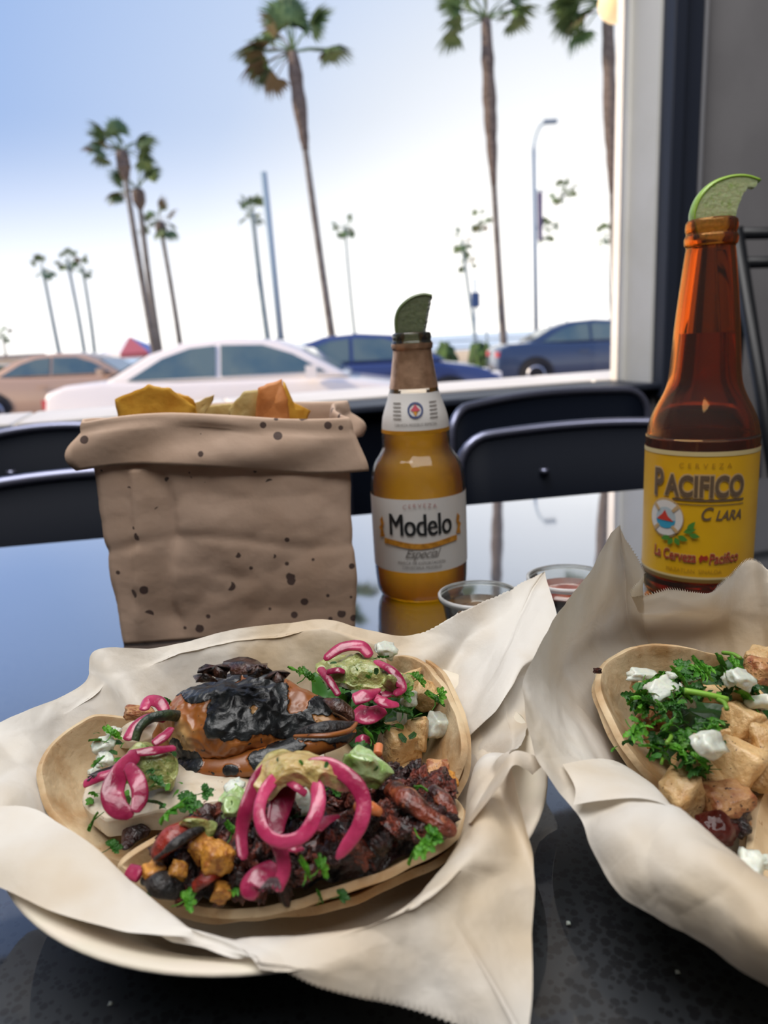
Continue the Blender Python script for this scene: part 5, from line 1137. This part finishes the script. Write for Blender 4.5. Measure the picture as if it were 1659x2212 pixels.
# burnt skin patches: painted on the skin itself, in places found on the pepper
BURN = [(505, 1545, 62, 62), (580, 1560, 70, 42), (640, 1560, 50, 26), (545, 1500, 60, 40), (470, 1470, 62, 26), (430, 1495, 34, 26), (560, 1455, 50, 20), (400, 1645, 48, 24), (375, 1625, 18, 26), (575, 1640, 42, 24), (500, 1662, 22, 12), (700, 1590, 60, 16), (610, 1612, 46, 14), (690, 1530, 26, 20)]
def burn(p):
    x, y, _ = proj(p); m_ = -1
    for bx, by, rx, ry in BURN: m_ = max(m_, 1-math.sqrt(((x-bx)/rx)**2+((y-by)/ry)**2))
    n_ = noise.fractal(p*95, .8, 2.2, 5)
    return max(0, min(1, .5+(m_+n_*.55)*3.2))
def lobe(name, pts, seg=40, n=60, m=mp, sq=.8, amp=.0025, seed=0, chr_=True, rough=.10, lump=.05):
    P = spline([G(*p[:3]) for p in pts], n); R = []
    for i, p in enumerate(P): R.append(max(.0006, crom([Vector((px2m(G(*q[:3]), q[3]), 0, 0)) for q in pts], i/(n-1)*(len(pts)-1)).x))
    vs, fs = tube(P, R, seg, (0, -.25, 1), sq)
    out = []; ch = []
    for i in range(n):
        for j in range(seg):
            v = vs[i*seg+j]; d = (v-P[i]); a = 2*math.pi*j/seg
            k = 1+lump*math.cos(3*a+seed+i*.03)+nz(v, 55, seed)*rough+nz(v, 140, seed)*rough*.45-.10*rough*abs(nz(v, 300, seed))*4*(seed == 1)
            q = P[i]+d*k; c_ = burn(q) if chr_ else 0; ch.append(c_)
            if c_ > .45: q = q+d.normalized()*(.00035+.0004*abs(noise.noise(q*300)))
            out.append(q)
    o = mk(name, out, fs, m, pr_); a_ = o.data.attributes.new('char', 'FLOAT', 'POINT')
    for i, c_ in enumerate(ch): a_.data[i].value = c_
    return o
lobe('pepper_body', [(362, 1628, 28, 14), (376, 1605, 29, 60), (420, 1577, 33, 98), (480, 1560, 36, 116), (550, 1556, 36, 106), (620, 1558, 35, 86), (685, 1562, 35, 60), (735, 1568, 35, 30), (766, 1568, 35, 8)], 200, 260, seed=1, rough=.17)
lobe('lower_fold', [(372, 1650, 25, 12), (430, 1656, 28, 26), (520, 1652, 30, 30), (600, 1634, 32, 30), (680, 1606, 34, 28), (740, 1592, 34, 18), (768, 1577, 35, 6)], 90, 200, seed=4)
lobe('charred_pocket', [(640, 1582, 44, 6), (670, 1576, 46, 13), (710, 1570, 46, 17), (750, 1566, 44, 12), (768, 1560, 42, 4)], 20, 30, M_char, .6, seed=7, chr_=False)
lobe('pocket_lip', [(636, 1590, 45, 4), (670, 1590, 47, 6), (715, 1588, 47, 7), (755, 1578, 45, 7), (770, 1562, 43, 4)], 16, 30, mp, .8, seed=3, chr_=False)
lobe('blistered_tip', [(700, 1512, 43, 6), (728, 1522, 43, 18), (750, 1537, 41, 14), (762, 1556, 39, 5)], 30, 40, mat('blister_skin', '#4a2a1c', .35, '#1a1210', 200, (.4, .6), bump=.002, bscale=400, coat=.3), .7, seed=11, chr_=False, rough=.5)
rd = random.Random(4)
for bx, by, w_ in ((470, 1448, 34), (520, 1440, 40), (560, 1445, 32), (440, 1466, 26), (600, 1462, 24)):   # curled flakes of burnt skin on the crest
    P = [G(bx+w_*math.cos(a)*(1+.4*rd.uniform(-1, 1)), by+w_*.45*math.sin(a)*(1+.4*rd.uniform(-1, 1)), 58+rd.uniform(-1.5, 2.5)) for a in [2*math.pi*k/11 for k in range(11)]]
    c_ = sum(P, Vector())/11+Vector((0, 0, .0015)); o = mk('skin_flake', [c_]+P, [(0, 1+k, 1+(k+1) % 11) for k in range(11)], MATS['blister_skin'], pr_); solid(o, .0005, 0)
P_ = spline([G(*p) for p in ((392, 1548, 42), (360, 1545, 46), (325, 1552, 47), (302, 1572, 46), (292, 1600, 43))], 40)
mk('stem', *tube(P_, [px2m(p, 11)*(1.15-.35*i/39) for i, p in enumerate(P_)], 12), mat('pepper_stem', '#3d4a2c', .4, '#1c2a20', 200, (.4, .6), bump=.0006, bscale=500), pr_)

# --- cilantro
def leaf_mesh(seed, m):
    rd = random.Random(seed); vs = []; fs = []
    def lobe2(cx, cy, a, l, w):
        k0 = len(vs); K = 11; pts = []
        for j in range(K):
            f = j/(K-1); ww = w*math.sin(math.pi*min(1, f*.85+.08))**.7*(1+.3*math.sin(f*22+seed)); pts.append((f, ww))
        for f, ww in pts:
            for sgn in (-1, 0, 1):
                x = cx+math.cos(a)*l*f-math.sin(a)*ww*sgn; y = cy+math.sin(a)*l*f+math.cos(a)*ww*sgn
                vs.append(Vector((x, y, .12*noise.noise(Vector((x*2, y*2, seed)))+.10*abs(sgn)-.25*(x*x+y*y))))
        for j in range(K-1):
            for c_ in (0, 1): a0 = k0+j*3+c_; fs.append((a0, a0+3, a0+4, a0+1))
    for a in (-70, -28, 12, 55, 88): lobe2(0, 0, R_(a+rd.uniform(-8, 8)), rd.uniform(.40, .62), rd.uniform(.11, .17))
    st = tube([Vector((0, 0, 0)), Vector((-.3, -.05, -.02)), Vector((-.6, .0, -.1))], [.03, .025, .02], 5); k = len(vs); vs += st[0]; fs += [tuple(i+k for i in f) for f in st[1]]
    return meshdata('cilantro_leaf', vs, fs, m)
LF = [leaf_mesh(i, M_cil) for i in range(4)]+[leaf_mesh(10+i, M_cild) for i in range(4)]
def bit_mesh(seed, m):
    rd = random.Random(seed); w = rd.uniform(.2, .35); vs = [(-.5, -w, 0), (-.2, -w*1.3, .08), (.3, -w, .02), (.55, 0, -.08), (.3, w*1.2, .05), (-.1, w*.8, .14), (-.45, w*.5, .02), (0, 0, .12)]
    return meshdata('cilantro_bit', vs, [(i, (i+1) % 7, 7) for i in range(7)], m)
CB = [bit_mesh(i, M_cil if i % 2 else M_cild) for i in range(6)]
STM = [meshdata('cilantro_stem', *tube(spline([Vector((-.5, 0, 0)), Vector((0, .06*s_, .03)), Vector((.5, 0, -.03))], 9), .075, 8), M_stem) for s_ in (-1, 1)]
def leaf(px, py, mm, size, label, k=0, rot=None, group=None):
    rot = rot or (random.uniform(-30, 30), random.uniform(-30, 30), random.uniform(0, 360)); food('cilantro_leaf', LF[k % 8], px, py, mm, size, rot, label, 'cilantro', group)
leaf(375, 1750, 40, 74, 'bright cilantro leaf at the front of the white cheese', 0, (35, 10, 250)); leaf(400, 1735, 38, 66, 'cilantro leaf behind the bright one on the cheese', 4, (30, 0, 30))
leaf(440, 1712, 38, 44, 'small dark cilantro sprig right of the leaves on the cheese', 5, (20, 0, 10)); leaf(340, 1735, 36, 46, 'dark cilantro leaf left of the bright one', 6, (40, 0, 150))
leaf(205, 1770, 31, 50, 'cilantro leaf hanging over the left end of the cheese', 1, (60, 0, 260)); leaf(205, 1715, 31, 24, 'tiny cilantro bit near the left end of the cheese', 2)
leaf(240, 1830, 25, 44, 'cilantro leaf on the left tortilla near the parchment', 4, (30, 0, 40)); leaf(240, 1588, 41, 46, 'cilantro leaf on the onions at the left back', 0, (40, 0, 80))
leaf(215, 1600, 40, 40, 'cilantro sprig at the far left back', 1, (40, 0, 170)); leaf(365, 1522, 42, 34, 'cilantro tip behind the pink curl', 5, (60, 0, 90))
leaf(335, 1690, 39, 44, 'dark cilantro leaf under the salsa on the cheese', 6, (20, 0, 60)); leaf(330, 1665, 40, 34, 'cilantro bit in the salsa on the cheese', 7, (10, 0, 200))
leaf(212, 1648, 38, 34, 'cilantro bit left of the wide pink loop', 1)
leaf(915, 1820, 36, 70, 'light green curled cilantro on the right rim of the front tortilla', 0, (30, 20, 300)); leaf(935, 1805, 38, 50, 'small cilantro leaf above the curled one at the rim', 2, (40, 0, 60)); leaf(893, 1845, 33, 48, 'cilantro sprig hanging over the front tortilla edge', 1, (70, 0, 240))
leaf(940, 1515, 36, 52, 'cilantro leaf beside the back right chicken', 0, (40, 0, 80)); leaf(948, 1500, 38, 38, 'small cilantro tip at the right back rim', 1, (50, 10, 20))
leaf(660, 1462, 42, 46, 'green cilantro leaf behind the roasted pepper', 0, (40, 0, 60)); leaf(735, 1475, 42, 56, 'dark cilantro leaf in the back tangle', 5, (30, 0, 40)); leaf(640, 1450, 42, 40, 'cilantro sprig at the back left of the tangle', 2, (40, 0, 120))
leaf(870, 1495, 42, 50, 'cilantro over the translucent onion at the back right', 1, (30, 0, 20)); leaf(820, 1420, 48, 38, 'dark cilantro beside the topmost onion', 6); leaf(870, 1540, 37, 54, 'cilantro leaf under the curved pink tip', 4, (30, 0, 80)); leaf(900, 1468, 42, 40, 'feathery cilantro tip behind the chicken', 2, (40, 0, 30))
leaf(800, 1595, 44, 46, 'cilantro leaf over the small pink onion', 0, (60, 0, 100)); leaf(775, 1615, 42, 40, 'dark cilantro under the small pink onion', 5); leaf(800, 1560, 34, 70, 'dark cilantro below the broad pink piece', 5, (20, 0, 10)); leaf(835, 1572, 32, 56, 'cilantro between pink onion and large chicken cube', 6, (20, 0, 200))
leaf(660, 1885, 38, 60, 'upright cilantro piece at the centre front of the meat', 0, (70, 0, 95)); leaf(690, 1875, 37, 54, 'pale cilantro leaf right of the upright one', 1, (60, 0, 60)); leaf(500, 1800, 36, 50, 'green cilantro under the pale salsa', 0, (60, 0, 90)); leaf(715, 1700, 38, 56, 'cilantro leaf inside the long onion arch', 4, (40, 0, 30)); leaf(640, 1765, 36, 52, 'cilantro leaf below the pale onion in the ring', 6, (40, 0, 200))
leaf(400, 1945, 28, 50, 'cilantro leaf at the front left corner of the front taco', 1, (40, 0, 30)); leaf(325, 1935, 26, 40, 'cilantro tip beside the parchment at the front left', 0, (50, 0, 200)); leaf(690, 1940, 25, 34, 'cilantro thread on the front tortilla edge', 1, (70, 0, 90)); leaf(735, 1935, 25, 40, 'cilantro thread lying on the front tortilla edge at right', 4, (20, 0, 10)); leaf(905, 1702, 38, 34, 'small green leaf on the strip of charred meat', 2); leaf(505, 1925, 29, 36, 'green onion bit near the front tortilla edge', 0)
for k in range(5):
    strip('herb_tip', [(585+k*3, 1895, 42), (578+k*9-10, 1912+abs(k-2)*2, 42), (572+k*11-14, 1925, 41)], [3, 4, 2], M_steakdw, 'dry brown herb sprig on the broad pink onion end', 'herb', .5, n=10, group='dry herb sprig threads')
rd = random.Random(21)
for k in range(150):                       # cilantro heap of the right plate
    for _ in range(30):
        px, py = rd.uniform(1360, 1655), rd.uniform(1425, 1690)
        if (px-1500)**2/150**2+(py-1555)**2/120**2 < 1 and not (py > 1625 and px > 1540) and not (px > 1560 and 1530 < py): break
    mm = 36+8*math.cos((px-1510)/180)+rd.uniform(-1, 3)-max(0, (py-1560)/10)
    if k < 90: food('cilantro_leaf', LF[rd.randrange(8)], px, py, mm, rd.uniform(34, 62), (rd.uniform(-60, 60), rd.uniform(-50, 50), rd.uniform(0, 360)), 'cilantro leaf of the heap on the right plate, '+zone2(px, py), 'cilantro', 'cilantro heap on the right plate, '+zone2(px, py))
    else: food('cilantro_bit', CB[rd.randrange(6)], px, py, mm+1, rd.uniform(18, 30), (rd.uniform(-60, 60), rd.uniform(-50, 50), rd.uniform(0, 360)), 'small chopped cilantro bit of the right heap, '+zone2(px, py), 'cilantro', 'chopped bits on the right plate, '+zone2(px, py))
for px, py, mm, l, a, lb_ in ((1445, 1595, 44, 60, 60, 'pale cilantro stem at the left of the heap'), (1428, 1640, 36, 50, 70, 'short cilantro stem below the heap at left'), (1525, 1500, 50, 90, -10, 'cilantro stem lying across the chicken strip'), (1560, 1520, 50, 70, 80, 'thin upright cilantro stem over the heap'), (1545, 1630, 42, 40, 30, 'cut cilantro stem beside the glossy onion'), (1580, 1415, 52, 60, 100, 'upright cilantro tip at the back of the right plate')):
    food('cilantro_sprig', STM[0], px, py, mm, l, (0, 10, a), lb_, 'cilantro', None, (1, 1, 1))
leaf(1522, 1452, 54, 70, 'large bright cilantro leaf at the back of the right heap', 0, (50, 0, 80)); leaf(1585, 1440, 54, 56, 'cilantro leaf at the upper right of the heap', 1, (50, 0, 40)); leaf(1390, 1530, 38, 54, 'curly cilantro leaf at the left of the heap', 2, (30, 0, 170)); leaf(1505, 1640, 40, 50, 'cilantro leaf on the rounded chicken piece', 1, (20, 0, 20))
leaf(1562, 1440, 52, 60, 'tall cilantro sprig standing at the back of the right plate', 2, (75, 0, 90)); leaf(1552, 1840, 20, 26, 'green bit on the parchment below the dark red chunk', 0); leaf(1328, 1618, 38, 20, 'tiny green bit on the parchment beside the right taco', 2)
for k in range(60):
    px, py = rd.uniform(690, 900), rd.uniform(1430, 1600)
    if py > 1440+(px-600)*.9 or py < 1400: continue
    food('cilantro_bit', CB[rd.randrange(6)], px, py, 38-(py-1450)/18, rd.uniform(20, 34), (rd.uniform(-50, 50), rd.uniform(-50, 50), rd.uniform(0, 360)), 'chopped cilantro bit '+zone3(px, py), 'cilantro', 'chopped bits '+zone3(px, py))
rd = random.Random(5)
# crumbs on the table
for px, py, w_ in ((238, 2168, 'at the bottom left'), (1228, 1994, 'between the plates'), (1464, 2100, 'below the right sheet')):
    food('crumb', ON[0], px, py, 1.2, 9, (0, 0, 0), 'tiny pale crumb lying on the dark table '+w_, 'crumb')
food('meat_crumb', ST[0], 1290, 1449, 46, 12, (0, 0, 0), 'tiny dark crumb on the parchment beside the right tortilla', 'crumb')

rd = random.Random(31)
def zone4(x, y): return 'beside the white onion bits' if y < 1640 else 'left of the wide pink loop' if x < 270 else 'on the white cheese'
for k in range(46):
    px, py = rd.uniform(190, 400), rd.uniform(1575, 1745)
    if px < 190+(1640-py)*.2 or (px > 380 and py < 1680): continue
    food('cilantro_bit', CB[rd.randrange(6)], px, py, 38-(py-1600)/14 if px < 260 else 34, rd.uniform(14, 26), (rd.uniform(-40, 40), rd.uniform(-40, 40), rd.uniform(0, 360)), 'chopped cilantro bit '+zone4(px, py), 'cilantro', 'chopped bits '+zone4(px, py))
onion(228, 1640, 35, 36, (20, 10, 30), 'pale onion bit above the small dark pink strip', 0); onion(205, 1668, 33, 26, (40, 10, 60), 'tiny onion bit at the left end of the cheese', 1)
food('chicken_cube', CHB[0], 300, 1540, 39, 40, (10, 20, 30), 'small browned bit behind the dark green stem', 'meat', None, (1.4, .7, .5))
food('steak_piece', ST[7], 232, 1668, 36, 34, (10, 0, 30), 'dark meat bit on the left strip of pink onion', 'meat', None, (1.6, .7, .5))
for k, (px, py, mm) in enumerate(((720, 1432, 53), (770, 1445, 53), (812, 1450, 52), (795, 1462, 50), (600, 1640, 56), (650, 1648, 57), (705, 1652, 56), (790, 1640, 51), (812, 1660, 49), (500, 1735, 41))):
    food('cilantro_bit', CB[k % 6], px, py, mm, 15, (k*30, k*50, k*70), 'green fleck in the '+('back salsa' if py < 1500 else 'pale salsa at left' if px < 520 else 'glossy green salsa' if px > 780 else 'creamy salsa on the rings'), 'cilantro', 'green flecks in the '+('back salsa' if py < 1500 else 'pale salsa at left' if px < 520 else 'glossy green salsa' if px > 780 else 'creamy salsa'))
